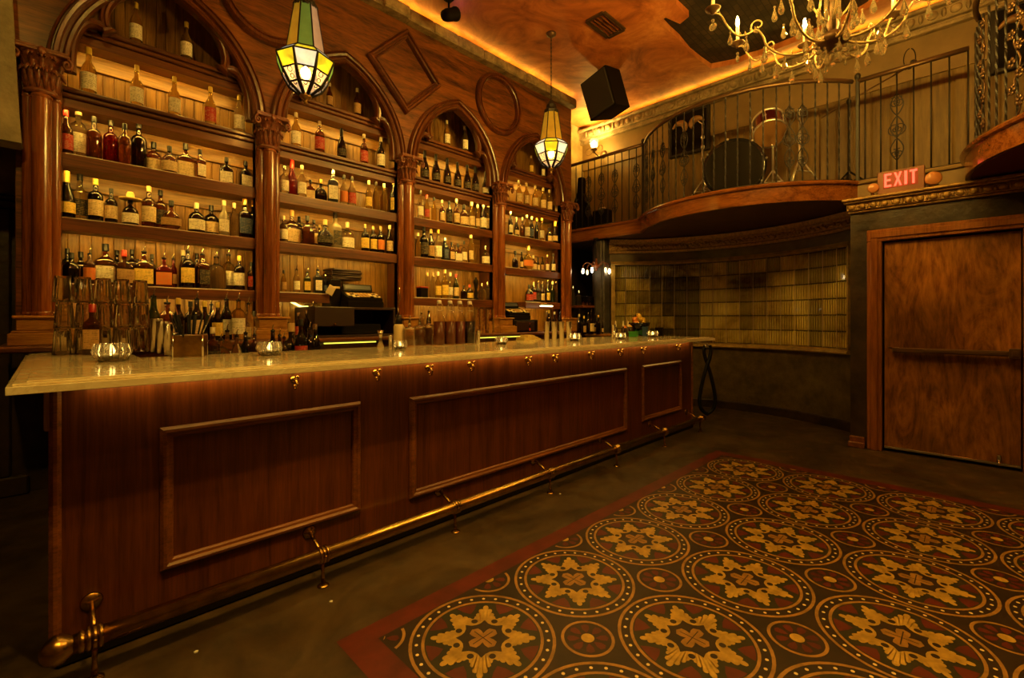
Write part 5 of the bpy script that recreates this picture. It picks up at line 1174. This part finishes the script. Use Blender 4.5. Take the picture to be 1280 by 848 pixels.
# steel speed rack behind the bar with its bottles
sr = thing('speed_rack', 'low steel bottle rack behind the bar', 'rack', (1.3, 3.4, .9))
w = MB(); w.box(.62, 4.9, 3.26, 3.50, .90, .915, .003); w.box(.62, 4.9, 3.49, 3.50, .915, .99, .002); w.build('tray', M['steel'], sr)
w = MB()
for x in (.7, 2.0, 3.4, 4.8): w.box(x-.015, x+.015, 3.36, 3.40, 0, .90, .003)
w.build('leg_frame', M['steel'], sr)
row([(266, 409, 'whisky', 'a', 'k', 'white'), (276, 416, 'squat', 'y', '-', 'pour'), (284, 404, 'rum', 'y', 'w', 'pour'), (296, 411, 'rum', 'c', 'm', 'pour'), (307, 407, 'rum', 'd', '-', 'pour'), (318, 410, 'whisky', 'a', 'm', 'pour'), (341, 404, 'rum', 'd', '-', 'pour'), (349.5, 411, 'rum', 'd', '-', 'pour'), (355, 414, 'rum', 'a', 'm', 'pour'), (364, 404, 'round', 'd', 'k', 'cork'), (376, 399, 'rum', 'd', 'r', 'black'), (387, 402, 'rum', 'd', '-', 'pour'), (394, 405, 'rum', 'd', '-', 'silver')], 3.40, .9155, 'steel rack behind the bar')
# ------------------------------------------------------------------ things on the bar top
def on_bar(px, py): return onZ(px, py, ZT)
# pint glasses stacked upside down in three tiers
gm = MB(); gm.lathe([(.043, 0), (.045, .002), (.035, .140), (.033, .146), (0, .147), (0, .136), (.031, .134), (.041, .002), (.043, 0)], 11, sm=False); me_pint = gm.mesh('pint_glass', M['tumbler'])
tiers = ['bottom tier', 'middle tier', 'top tier']
for r in range(2):
    for c in range(5):
        for t in range(3):
            if t == 2 and (c == 0 and r == 0 or c == 4 and r == 0): continue
            off = c*.094-.02
            x, y = .075+off*.92, 3.72-r*.10+off*.12
            o = obj('pint_glass', me_pint); o.location = (x+(t % 2)*.006, y, 0)
            o.rotation_euler = (0, 0, random.uniform(0, 3)); o.location.z = ZT+.0005+t*.148
            tag(o, f"upturned pint glass, {tiers[t]}, {('back', 'front')[r]} row, {ordn(c)} in the bar-end stack", 'glass', 'pint glasses stacked at the left end of the bar')
x, y = .175, 3.52; bottle(x, y, ZT, .285, 'square', 'a', 't', 'red', 'amber square bottle with red cap standing before the stacked pint glasses', 'bottles on the bar top')
# votive candle glasses
def votive(px, py, wpx, label):
    x, y = on_bar(px, py); d = (x+y)/Q2; r = wpx*d/F/2; hgt = r*1.25
    t = thing('votive_candle', label, 'candle', (x, y, ZT), group='votive candles along the bar top')
    n = 11; b = MB(); b.lathe([(0, .001), (r*.72, .001), (r*.80, hgt*.10), (r, hgt*.55), (r*.93, hgt), (r*.82, hgt), (r*.86, hgt*.55), (r*.70, hgt*.2), (0, hgt*.16)], n, Matrix.Translation((x, y, ZT)), sm=False)
    for k in range(n):
        a = 2*PI*k/n; b.tube([(x+r*.80*math.cos(a), y+r*.80*math.sin(a), ZT+.004), (x+r*1.01*math.cos(a), y+r*1.01*math.sin(a), ZT+hgt*.55), (x+r*.90*math.cos(a), y+r*.90*math.sin(a), ZT+hgt)], [r*.06, r*.13, r*.08], 6, sm=False)
    b.build('glass_cup', M['clearthick'], t)
    b = MB(); b.lathe([(0, hgt*.18), (r*.60, hgt*.18), (r*.60, hgt*.42), (0, hgt*.40)], 12, Matrix.Translation((x, y, ZT))); b.build('tea_light', M['wax'], t)
    b = MB(); b.lathe([(0, hgt*.40), (r*.16, hgt*.48), (r*.20, hgt*.58), (r*.09, hgt*.80), (0, hgt*.95)], 8, Matrix.Translation((x, y, ZT))); b.build('flame', emit('candle_flame', (1.0, .66, .18), 120), t)
votive(140, 452, 36, 'largest cut-glass votive candle, nearest on the bar, before the shaker tins')
votive(337, 444.5, 27, 'cut-glass votive candle second along the bar, near the second bay')
votive(500, 437, 17, 'glass votive candle beside the cream bottle and steel jigger')
votive(627, 431, 15, 'glass votive candle on the bar before the farthest column base')
votive(718, 427, 16, 'glass votive candle right of the tall steel tins')
votive(776, 424.5, 13, 'glass votive candle beside green garnish tubs, left one')
votive(816, 422, 13, 'glass votive candle under the fruit bowl at the far end')
# shaker tins
def tin(px, py, hpx, wpx, label, group, lean=0):
    x, y = on_bar(px, py); d = (x+y)/Q2; h = hpx*d/F; r = wpx*d/F/2
    b = MB(); b.lathe([(0, .002), (r*.74, 0), (r*.78, .004), (r, h-.004), (r*1.03, h), (r*.97, h), (r*.75, .008), (0, .008)], 24, Matrix.Translation((x, y, ZT)))
    tag(b.build('shaker_tin', M['steel']), label, 'shaker tin', group)
GT = 'steel shaker tins standing in a row at the left'
tin(182, 438.5, 29, 11, 'short steel shaker tin, leftmost before the green bottle', GT)
for i, (a, b_, n_) in enumerate(((195, 440.5, 'second'), (203.5, 442.5, 'third'), (212, 444.5, 'fourth'))): tin(a, b_, 42-i, 14, f'tall steel shaker tin, {n_} from left, before the straw box', GT)
tin(220, 446, 30, 9, 'narrow steel tin touching the left side of the straw box', GT)
GT2 = 'tall steel tins on the bar near the farthest bay'
for a, n_ in ((683.5, 'leftmost'), (693, 'second'), (702, 'third'), (711, 'rightmost')): tin(a, 427, 25, 7, f'tall slim steel tin, {n_} of four before the farthest bay', GT2)
# straw box
x, y = on_bar(238, 445.5); d = (x+y)/Q2
sb = thing('straw_box', 'square brass-coloured metal box of black straws on the bar', 'box', (x, y, ZT), rz=-.35)
w = MB(); s, h, t_ = .066, .115, .003
for a in (0, 1):
    g = 1-2*a; w.box(g*s-t_, g*s+t_, -s, s, 0, h, .001); w.box(-s, s, g*s-t_, g*s+t_, 0, h, .001)
w.box(-s, s, -s, s, 0, .004); w.build('body', M['brass'], sb, True)
w = MB(); w.tube([(s, s, h), (-s, s, h), (-s, -s, h), (s, -s, h)], .0045, 6, closed=True)
for a in (1, -1):
    for b_ in (1, -1): w.tube([(a*s, b_*s, .001), (a*s, b_*s, h)], .005, 6)
w.build('rim', M['steel'], sb, True)
random.seed(11)
for i in range(13):
    a = random.uniform(-.05, .05); b_ = random.uniform(-.05, .05); L_ = .215; pass
    dx, dy = a*1.1, b_*1.0
    o = MB(); o.tube([(x+a*.5, y+b_*.5, ZT+.008), (x+a*.9+dx, y+b_*.9+dy, ZT+.008+L_)], .0042, 6); tag(o.build('straw', M['rubber']), 'black drinking straw standing in the square metal straw box', 'straw', 'black straws in the metal box')
for (u, v, tl) in ((-.03, .02, 'left'), (.04, .01, 'right')):
    o = MB(); o.tube([(x+u*.2, y+v, ZT+.008), (x+u*2.4+.01, y+v-.02-u, ZT+.27)], .0035, 6); tag(o.build('bar_spoon_handle', M['steel']), f'thin steel rod leaning {tl} out of the straw box', 'bar spoon')
# swing-top cordial bottles
def cordial(px, py, liquid, label):
    x, y = on_bar(px, py); t = thing('swing_top_bottle', label, 'bottle', (x, y, ZT), .3, 'swing-top bottles on the bar before the third bay')
    K = Matrix.Translation((x, y, ZT))
    b = MB(); b.lathe([(0, .002), (.043, .001), (.046, .006), (.046, .19), (.040, .215), (.020, .27), (.0155, .29), (.0155, .325), (0, .325)], 20, K); b.build('glass_body', M['clear'], t)
    b = MB(); b.lathe([(0, .006), (.042, .008), (.0435, .012), (.0435, .185), (0, .186)], 20, K); b.build('liquid', liquid, t)
    b = MB(); b.lathe([(0, .322), (.017, .322), (.019, .330), (.017, .346), (.010, .350), (0, .351)], 14, K); b.build('stopper', M['white'], t)
    b = MB(); b.tube([(x-.019, y, ZT+.335), (x-.026, y-.012, ZT+.30), (x-.024, y-.022, ZT+.27), (x+.024, y-.022, ZT+.27), (x+.026, y-.012, ZT+.30), (x+.019, y, ZT+.335)], .0025, 6); b.build('wire_bail', M['steel'], t)
LQ = {'a': mat('brown_cordial', (.10, .020, .004), .3), 'r': mat('red_cordial', (.09, .004, .003), .3), 'd': mat('black_cordial', (.008, .004, .004), .1)}
cordial(549, 432, LQ['a'], 'swing-top bottle of brown cordial, leftmost of four on the bar'); cordial(562.5, 431.5, LQ['a'], 'swing-top bottle of reddish brown cordial, second of four on the bar')
cordial(574.5, 431, LQ['r'], 'swing-top bottle of red cordial, third of four on the bar'); cordial(587, 430.5, LQ['d'], 'swing-top bottle of black cordial, rightmost of four on the bar')
def jar(px, py, r, h, liq, lvl, label, pour=True):
    x, y = on_bar(px, py); t = thing('glass_jar', label, 'jar', (x, y, ZT)); K = Matrix.Translation((x, y, ZT))
    b = MB(); b.lathe([(0, .001), (r, .001), (r, h), (r*.94, h), (r*.94, .008), (0, .008)], 20, K); b.build('glass_body', M['clear'], t)
    b = MB(); b.lathe([(0, .010), (r*.93, .010), (r*.93, h*lvl), (0, h*lvl+.001)], 20, K); b.build('liquid', liq, t)
    b = MB(); b.lathe([(r*.98, h), (r*1.06, h+.003), (r*1.06, h+.012), (r*.9, h+.016), (0, h+.016)], 20, K)
    if pour: b.tube([(x, y, ZT+h+.01), (x, y, ZT+h+.06), (x+.006, y, ZT+h+.10)], [.012, .008, .003], 8)
    b.build('lid', M['steel'], t)
jar(524.5, 432, .040, .135, LQ['a'], .9, 'lidded glass jar of orange brown liquid left of the swing-top bottles'); jar(536, 431.5, .032, .15, LQ['r'], .9, 'narrow lidded jar of dark red liquid beside the swing-top bottles')
jar(512, 433.5, .040, .13, glassy('pale_syrup', (.85, .66, .25), .2, (.6, .4, .1), .25), .85, 'lidded glass jar of pale yellow syrup right of the cream bottle')
x, y = on_bar(498.5, 433.5); cb = thing('squeeze_bottle', 'cream squeeze bottle with black top behind a votive candle', 'bottle', (x, y, ZT)); K = Matrix.Translation((x, y, ZT))
w = MB(); w.lathe([(0, .001), (.036, .001), (.038, .006), (.038, .15), (.030, .165), (0, .166)], 20, K); w.build('body', M['cream'], cb)
w = MB(); w.lathe([(.026, .165), (.026, .19), (.020, .20), (.020, .235), (0, .236)], 16, K); w.build('cap', M['blackg'], cb)
w = MB(); w.tube([(x, y, ZT+.235), (x-.008, y, ZT+.30), (x+.012, y, ZT+.36), (x, y-.005, ZT+.44)], .004, 6); w.build('bent_straw', M['steel'], cb)
x, y = on_bar(475.5, 434.5); K = Matrix.Translation((x, y, ZT))
w = MB(); w.lathe([(0, .002), (.024, 0), (.026, .003), (.008, .062), (.021, .122), (.023, .123), (.008, .066), (0, .066)], 20, K); tag(w.build('jigger', M['steel']), 'hourglass steel jigger standing on the bar left of the cream bottle', 'jigger')
tin(488, 436, 17, 5, 'small slim steel measure between the jigger and the cream bottle', 'small steel measures')
tin(597.5, 429.5, 16, 6, 'short steel cup right of the black cordial bottle', 'small steel measures')
# stacked coupe columns in the third bay
gm = MB()
for k in range(6): gm.lathe([(.030, .048*k), (.034, .048*k+.03), (.030, .048*k+.048)], 16, sm=True)
gm.lathe([(0, .001), (.028, .001)], 16); gm.lathe([(.026, .288), (0, .288)], 16); me_col = gm.mesh('glass_stack', M['tumbler'])
for i, (px, yy) in enumerate(((600, 4.14), (607.5, 4.2), (614.5, 4.14))):
    o = obj('stacked_tumblers', me_col); o.location = (onY(px, yy), yy, ZB0+.0005); tag(o, f'tall stack of nested glass tumblers, {ordn(i)}, back counter of the third bay', 'glasses', 'stacked tumblers in the third bay')
w = MB(); x = onY(595, 4.42); w.lathe([(0, 0), (.032, 0), (.034, .01), (.020, .04), (.026, .09), (.016, .13), (.022, .17), (.030, .21), (.024, .25), (.012, .262), (.014, .28), (0, .286)], 16, Matrix.Translation((x, 4.42, SH['E']))); tag(w.build('pepper_mill', M['black']), 'tall black pepper mill among bottles on the lowest shelf, third bay', 'pepper mill')
x = onY(527.5, 4.42); tb = thing('tin_box', 'small black box with red lid on the lowest shelf, third bay', 'box', (x, 4.42, SH['E']))
w = MB(); w.box(x-.05, x+.05, 4.37, 4.46, SH['E'], SH['E']+.11, .006); w.build('body', M['black'], tb)
w = MB(); w.box(x-.053, x+.053, 4.367, 4.463, SH['E']+.11, SH['E']+.125, .004); w.build('lid', CP['red'], tb)
# cash registers and their cabinets
def register(x, y, z, label, face=0.0):
    t = thing('cash_register', label, 'cash register', (x, y, z), face, None, (.85, .85, .6)); 
    w = MB(); w.box(-.21, .21, -.20, .18, 0, .10, .010); w.build('cash_drawer', M['black'], t, True)
    w = MB(); w.prism([(-.19, .10), (.17, .10), (.17, .26), (.06, .27), (-.19, .15)], -.20, .20, lambda u, v, k: (k, u, v)); b_ = w.build('body', M['black'], t, True); md = b_.modifiers.new('b', 'BEVEL'); md.width = .006; md.segments = 2
    sl = math.atan2(.12, .25); K = Matrix.Translation((0, -.19, .152)) @ Matrix.Rotation(sl, 4, 'X')
    for r in range(4):
        for c in range(9):
            w = MB(); w.box(-.18+c*.041, -.18+c*.041+.034, .015+r*.042, .015+r*.042+.034, 0, .014, .003, M=K); w.build('key', M['keys'] if c in (3, 4, 5) or r == 3 else M['cream'] if (r+c) % 3 else M['blackg'], t, True)
    w = MB(); K2 = Matrix.Translation((0, .06, .27)) @ Matrix.Rotation(-.25, 4, 'X'); w.box(-.17, .17, -.015, .02, 0, .12, .006, M=K2); w.build('display', M['blackg'], t, True)
    w = MB(); w.box(-.15, .15, -.018, -.014, .03, .10, .001, M=K2); w.build('screen', mat('register_screen', (.06, .07, .09), .15), t, True)
    return t
xr_ = onY(451, 4.28)
c_ = thing('register_cabinet', 'dark wooden cabinet with a drop flap under the cash register, second bay', 'cabinet', (xr_-.05, 4.3, ZB0))
w = MB(); a, b_ = onY(392, 4.12), onY(493, 4.12); w.box(a, b_, 4.10, 4.56, ZB0+.255, ZB0+.28, .004); w.box(a, a+.025, 4.10, 4.56, ZB0, ZB0+.255, .003); w.box(b_-.025, b_, 4.10, 4.56, ZB0, ZB0+.255, .003); w.box(a, b_, 4.52, 4.56, ZB0, ZB0+.255); w.box(a, b_, 4.10, 4.56, ZB0, ZB0+.02, .003); w.build('body', M['leather'], c_)
w = MB(); w.box(a-.01, a+.36, 4.075, 4.10, ZB0+.10, ZB0+.275, .006); fl2 = w.build('flap_door', M['leather'], c_)
w = MB(); w.ball((a+.17, 4.068, ZB0+.12), .012, 8, 6); w.build('knob', M['brass'], fl2)
w = MB(); w.box(a+.30, b_-.10, 4.20, 4.45, ZB0+.02, ZB0+.12, .01); w.build('card_reader', M['blackg'], c_)
register(xr_, 4.30, ZB0+.28, 'black cash register with rows of tan keys, second bay', -.12)
pr = thing('receipt_printer', 'black receipt printer box beside the cash register under the menu books', 'printer', (1.95, 4.44, ZB0+.28))
w = MB(); w.box(1.895, 2.005, 4.34, 4.54, ZB0+.28, ZB0+.55, .010); w.build('body', M['black'], pr)
w = MB(); w.box(1.91, 1.99, 4.335, 4.345, ZB0+.46, ZB0+.48, .002); w.build('paper_slot', M['cream'], pr)
mn = MB(); mn.box(-.15, .15, -.10, .10, 0, .018, .003); mn.box(-.152, -.13, -.102, .102, -.001, .020, .004); me_menu = mn.mesh('menu_book', M['leather'])
for i, n_ in enumerate(('bottom', 'second', 'third', 'fourth', 'top')):
    o = obj('menu_book', me_menu); o.location = (2.07+.012*(i % 2), 4.46, ZB0+.5525+.0215*i); o.rotation_euler = (0, 0, (.06, -.08, .03, -.05, .10)[i])
    tag(o, f'dark leather menu book, {n_} of the pile beside the cash register', 'book', 'leather menu books piled by the cash register')
x = onY(410, 4.28); w = MB(); K = Matrix.Translation((x, 4.27, SH['E']-.01)) @ Matrix.Rotation(.5, 4, 'Y')
w.box(-.035, .035, -.004, .004, 0, .09, .012, M=K); tag(w.build('price_tag', M['cream']), 'cream card tag propped at the end of the short shelf, second bay', 'card')
# curved light rope under the short shelf
x0 = onY(360, 4.5); lr = thing('light_rope', 'glowing yellow curved light rope on the back panel, second bay', 'light rope', (x0, 4.55, 1.40))
pts = smooth([(x0, 4.56, zat(373, x0, 4.56)), (onY(368, 4.56), 4.56, zat(379.5, onY(368, 4.56), 4.56)), (onY(377, 4.56), 4.56, zat(383.5, onY(377, 4.56), 4.56)), (onY(385, 4.56), 4.56, zat(384, onY(385, 4.56), 4.56))], 5)
w = MB(); w.tube(pts, .010, 8); w.build('tube', emit('rope_light', (1.0, .80, .16), 5), lr)
w = MB(); w.tube([pts[-1], (pts[-1][0]+.03, 4.56, pts[-1][2]-.06), (pts[-1][0]+.03, 4.58, ZB0+.02)], .004, 6); w.build('cord', M['rubber'], lr)
# farthest bay: till, lamp, napkin holder
xr2 = onY(646, 4.28); register(xr2-.02, 4.34, ZB0+.16, 'black cash register in shadow at the left of the farthest bay', -.1)
tbx = thing('register_stand', 'low black stand under the till in the farthest bay', 'stand', (xr2, 4.32, ZB0))
w = MB(); w.box(xr2-.21, xr2+.25, 4.13, 4.52, ZB0, ZB0+.16, .008); w.build('body', M['black'], tbx)
w = MB(); w.box(xr2-.17, xr2+.17, 4.115, 4.135, ZB0+.02, ZB0+.14, .004); w.build('drawer', M['leather'], tbx)
xl = onY(683, 4.18); dl = thing('bar_lamp', 'small lamp with a long glowing shade on the back counter, farthest bay', 'lamp', (xl, 4.18, ZB0))
w = MB(); w.lathe([(0, 0), (.045, 0), (.042, .012), (.012, .02), (0, .022)], 16, Matrix.Translation((xl, 4.18, ZB0))); w.tube([(xl, 4.18, ZB0+.015), (xl, 4.18, ZB0+.285)], .006, 8); w.build('stem', M['brass'], dl)
zz = zat(382.5, xl, 4.18); w = MB(); w.tube([(xl-.13, 4.18, zz+.016), (xl+.13, 4.18, zz+.016)], .016, 10); w.build('shade_cap', M['brass'], dl)
w = MB(); w.tube([(xl-.125, 4.18, zz), (xl+.125, 4.18, zz)], .013, 10); w.build('shade', emit('lamp_tube', (1.0, .78, .38), 6), dl)
x, y = onY(660, 3.2), 3.2; nh = thing('napkin_holder', 'yellow paper napkins fanned in a low tray behind the bar, farthest bay', 'napkin holder', (x, y, .93))
w = MB(); w.box(x-.16, x+.16, 3.12, 3.28, .915, .99, .004); w.build('tray', M['brassd'], nh)
for i in range(5):
    w = MB(); K = Matrix.Translation((x-.11+i*.052, y, .99)) @ Matrix.Rotation(.25, 4, 'Y'); w.box(-.025, .025, -.06, .06, 0, .10+.02*math.sin(i), .006, M=K); w.build('napkin_stack', M['kraft'], nh)
# niche to the right of the back bar: wall shelf, glasses, bottles
ns = thing('niche_shelf', 'dark wall shelf in the niche right of the farthest column', 'shelf', (5.78, 4.3, 1.5))
w = MB(); w.box(5.625, 6.02, 4.12, 4.50, 1.44, 1.475, .005); w.build('board', M['shelf'], ns)
for yy in (4.2, 4.42):
    w = MB(); w.prism([(5.63, 1.44), (5.63, 1.30), (5.66, 1.30), (5.80, 1.44)], yy-.01, yy+.01, lambda u, v, k: (u, k, v)); w.build('bracket', M['iron'], ns)
for i, (xx, yy) in enumerate(((5.70, 4.18), (5.79, 4.17), (5.88, 4.19), (5.97, 4.18))):
    b = MB(); b.lathe([(0, .001), (.026, .001), (.036, .14), (.034, .14), (.025, .008), (0, .008)], 16); o = b.build('bar_glass', M['tumbler']); o.location = (xx, yy, 1.4755); tag(o, f'clear bar glass on the dark niche shelf, {ordn(i)}', 'glass', 'bar glasses on the niche shelf')
for i, (xx, yy, h, k, g, l, c) in enumerate(((5.68, 4.36, .30, 'rum', 'c', '-', 'silver'), (5.80, 4.34, .24, 'squat', 'c', '-', 'silver'))): bottle(xx, yy, 1.4755, h, k, g, l, c, f'clear {KD[k][8]} bottle behind the glasses on the niche shelf', 'bottles on the niche shelf')
nc = thing('niche_counter', 'dark side counter in the niche beyond the back bar', 'counter', (5.8, 3.9, 0))
w = MB(); w.box(5.48, 5.90, 3.62, 4.0, 1.03, 1.06, .006); w.build('counter_top', M['ped'], nc)
w = MB(); w.box(5.50, 5.86, 3.66, 3.98, 0, 1.03, .006); w.build('body', M['bar'], nc)
for i, (px, py, k, g, l, c, yy) in enumerate(((724, 393, 'rum', 'd', '-', 'white', 3.9), (730, 395, 'rum', 'd', 't', 'yellow', 3.8), (735, 390, 'rum', 'd', '-', 'pour', 3.92), (739, 386, 'rum', 'd', 'm', 'pour', 3.8), (744, 391, 'champ', 'd', 't', 'pour', 3.86), (748, 394, 'rum', 'd', '-', 'gold', 3.76), (753, 402, 'slim', 'd', 'm', 'black', 3.8))):
    x = onY(px, yy); bottle(x, yy, 1.06, max(.15, zat(py, x, yy)-1.06)/(1.1 if c == 'pour' else 1), k, g, l, c, f'{GN[g]} {KD[k][8]} bottle with {LN[l] or CN[c]}, {ordn(i)}, counter right of the back bar', 'bottles on the niche counter')
# far end of the bar top: garnish tubs, tins, fruit
x, y = 5.12, 2.92
fbw = thing('fruit_bowl', 'dark footed bowl heaped with lemons and oranges at the bar end', 'bowl', (x, y, ZT)); K = Matrix.Translation((x, y, ZT))
w = MB(); w.lathe([(0, 0), (.06, 0), (.055, .012), (.02, .03), (.022, .06), (.07, .085), (.125, .125), (.135, .165), (.128, .165), (.115, .13), (.06, .095), (0, .09)], 24, K); w.build('bowl', M['blackg'], fbw)
fm = MB(); fm.lathe([(0, -.042), (.006, -.040), (.014, -.034), (.026, -.022), (.031, 0), (.026, .022), (.014, .034), (.006, .040), (0, .043)], 14); me_lem = fm.mesh('lemon', M['lemon'])
fm = MB(); fm.ball((0, 0, 0), .035, 14, 10); me_or = fm.mesh('orange', M['orange'])
for i, (dx, dy, dz, k) in enumerate(((-.06, 0, .155, 'o'), (.0, -.065, .155, 'l'), (.06, .01, .155, 'o'), (.0, .06, .155, 'l'), (-.035, -.03, .20, 'l'), (.035, -.03, .20, 'l'), (.02, .035, .20, 'l'), (-.035, .035, .2, 'o'), (0, 0, .245, 'l'), (.005, -.005, .17, 'o'))):
    o = obj('lemon' if k == 'l' else 'orange', me_lem if k == 'l' else me_or); o.location = (x+dx, y+dy, ZT+dz); o.rotation_euler = (random.uniform(0, 3), random.uniform(0, 3), 0)
    tag(o, 'yellow lemon heaped in the dark bowl at the bar end' if k == 'l' else 'orange heaped in the dark bowl at the bar end', 'fruit', 'lemons in the bowl' if k == 'l' else 'oranges in the bowl')
def tub(x, y, sx, sy, h, m, label, group=None):
    t = thing('garnish_tub', label, 'tub', (x, y, ZT), .3, group); b = MB(); b.box(-sx, sx, -sy, sy, 0, h, .006); b.build('body', m, t, True); b = MB(); b.box(-sx-.004, sx+.004, -sy-.004, sy+.004, h-.012, h+.004, .003); b.build('rim', m, t, True)
gq = 'garnish tubs at the bar end'
for (px, yy, s, h, m, l) in ((792, 2.78, .045, .06, M['green'], 'low bright green garnish tub on the bar, left of the candle under the fruit'), (799, 2.92, .045, .12, M['green'], 'tall bright green garnish tub next to the fruit bowl'), (806.5, 2.80, .03, .11, mat('blue_plastic', (.03, .07, .16), .3), 'narrow dark blue tub between green tub and fruit bowl'), (824, 2.70, .04, .10, M['black'], 'black garnish tub right of the fruit bowl')): tub(onY(px, yy), yy, s, s, h, m, l, gq)
tin(767, 424, 18, 5.5, 'slim steel tin left of the far votive candle by the garnish tubs', 'small steel measures')
for i, (px, yy) in enumerate(((769.5, 2.98), (779, 2.98), (785, 2.9), (791, 2.98))):
    x = onY(px, yy); t = thing('bitters_bottle', f'small brown dropper bottle, {ordn(i)}, behind the garnish tubs', 'bottle', (x, yy, ZT), 0, 'bitters bottles at the bar end'); K = Matrix.Translation((x, yy, ZT))
    w = MB(); w.lathe([(0, 0), (.024, 0), (.026, .004), (.026, .085), (.012, .10), (.010, .12), (0, .12)], 14, K); w.build('glass_body', M['leather'], t)
    w = MB(); w.lathe([(.012, .118), (.012, .14), (.007, .15), (.008, .18), (0, .185)], 12, K); w.build('dropper', CP['white'], t)
x = 4.9; y = 2.98
for i, (dx, h) in enumerate(((0, .10), (.11, .115))):
    t = thing('garnish_cup', f'brown cup of cut fruit on the bar beside the fruit bowl, {("left", "right")[i]} one', 'cup', (x+dx, y, ZT), 0, 'garnish cups'); K = Matrix.Translation((x+dx, y, ZT))
    w = MB(); w.lathe([(0, 0), (.035, 0), (.045, h), (.041, h), (.033, .008), (0, .008)], 16, K); w.build('cup', M['leather'], t)
    w = MB()
    for k in range(7): a = 2*PI*k/7; w.ball((x+dx+.022*math.cos(a), y+.022*math.sin(a), ZT+h-.002), (.017, .017, .015), 8, 6)
    w.ball((x+dx, y, ZT+h+.012), .018, 8, 6); w.build('fruit_slices', M['orange'] if i == 0 else M['lemon'], t)
# white bits of paper on the floor
for i, (px, py) in enumerate(((245, 816), (414, 753), (700, 618))):
    x, y = onZ(px, py, 0); w = MB(); w.prism([(-.006, -.004), (.004, -.007), (.008, .002), (.001, .007), (-.007, .004)], 0.0005, .004, lambda u, v, k: (x+u, y+v, k)); tag(w.build('paper_scrap', M['white']), ('tiny white paper scrap on the floor under the rail end', 'tiny white paper scrap on the floor before the first framed panel', 'tiny white paper scrap on the floor before the long framed panel')[i], 'paper scrap', 'paper scraps on the floor')
# ------------------------------------------------------------------ ceiling downlights out of view over the rug, plus added fill for the back bar
def downlight(x, y, w_, ang, label, tx=None, ty=None, tz=0):
    t = thing('ceiling_downlight', label, 'ceiling light', (x, y, ZC)); 
    b = MB(); b.lathe([(.062, -.012), (.085, -.012), (.088, 0), (.062, 0)], 24, Matrix.Translation((x, y, ZC))); b.build('trim_ring', M['brassd'], t)
    b = MB(); b.lathe([(0, -.003), (.060, -.003), (.060, 0), (0, 0)], 24, Matrix.Translation((x, y, ZC))); b.build('lens', emit('downlight_lens', (1, .62, .2), 4), t)
    l = bpy.data.lights.new('downlight', 'SPOT'); l.energy = w_; l.color = WARM; l.spot_size = math.radians(ang); l.spot_blend = .9; l.shadow_soft_size = .07
    o = bpy.data.objects.new('downlight_lamp', l); COL.objects.link(o); o.location = (x, y, ZC-.03)
    d = Vector(((tx if tx is not None else x)-x, (ty if ty is not None else y)-y, tz-ZC)); o.rotation_euler = d.to_track_quat('-Z', 'Y').to_euler()
# ------------------------------------------------------------------ camera, world, colour management
cam = bpy.data.cameras.new('camera'); cam.sensor_width = 36; cam.lens = 36*F/1280; cam.shift_y = -24/1280; cam.clip_start = .02
co = bpy.data.objects.new('camera', cam); COL.objects.link(co); co.location = (0, 0, H); co.rotation_euler = (PI/2, 0, -PI/4); SC.camera = co
wd = bpy.data.worlds.new('world'); SC.world = wd; wd.use_nodes = True; wd.node_tree.nodes['Background'].inputs[0].default_value = (0, 0, 0, 1)
vs = SC.view_settings; vs.view_transform = 'Standard'; vs.look = 'None'; vs.gamma = 1; vs.use_curve_mapping = False; vs.exposure = 0.0
cy = SC.cycles; cy.transparent_max_bounces = 32; cy.max_bounces = 18; cy.transmission_bounces = 18; cy.diffuse_bounces = 4; cy.glossy_bounces = 4; cy.caustics_reflective = False; cy.caustics_refractive = False
cy.sample_clamp_indirect = 4.0; cy.use_denoising = True; cy.use_light_tree = True
downlight(.75, .35, 370, 100, 'brass ceiling downlight over the near end of the tile rug')
downlight(2.6, -1.1, 280, 95, 'brass ceiling downlight over the right side of the tile rug')
downlight(-.6, .6, 230, 80, 'added unseen ceiling fill light aimed at the near half of the back bar', 1.2, 3.4, 1.6)
downlight(2.9, 1.6, 300, 80, 'added unseen ceiling fill light aimed at the far half of the back bar', 3.6, 4.2, 1.6)
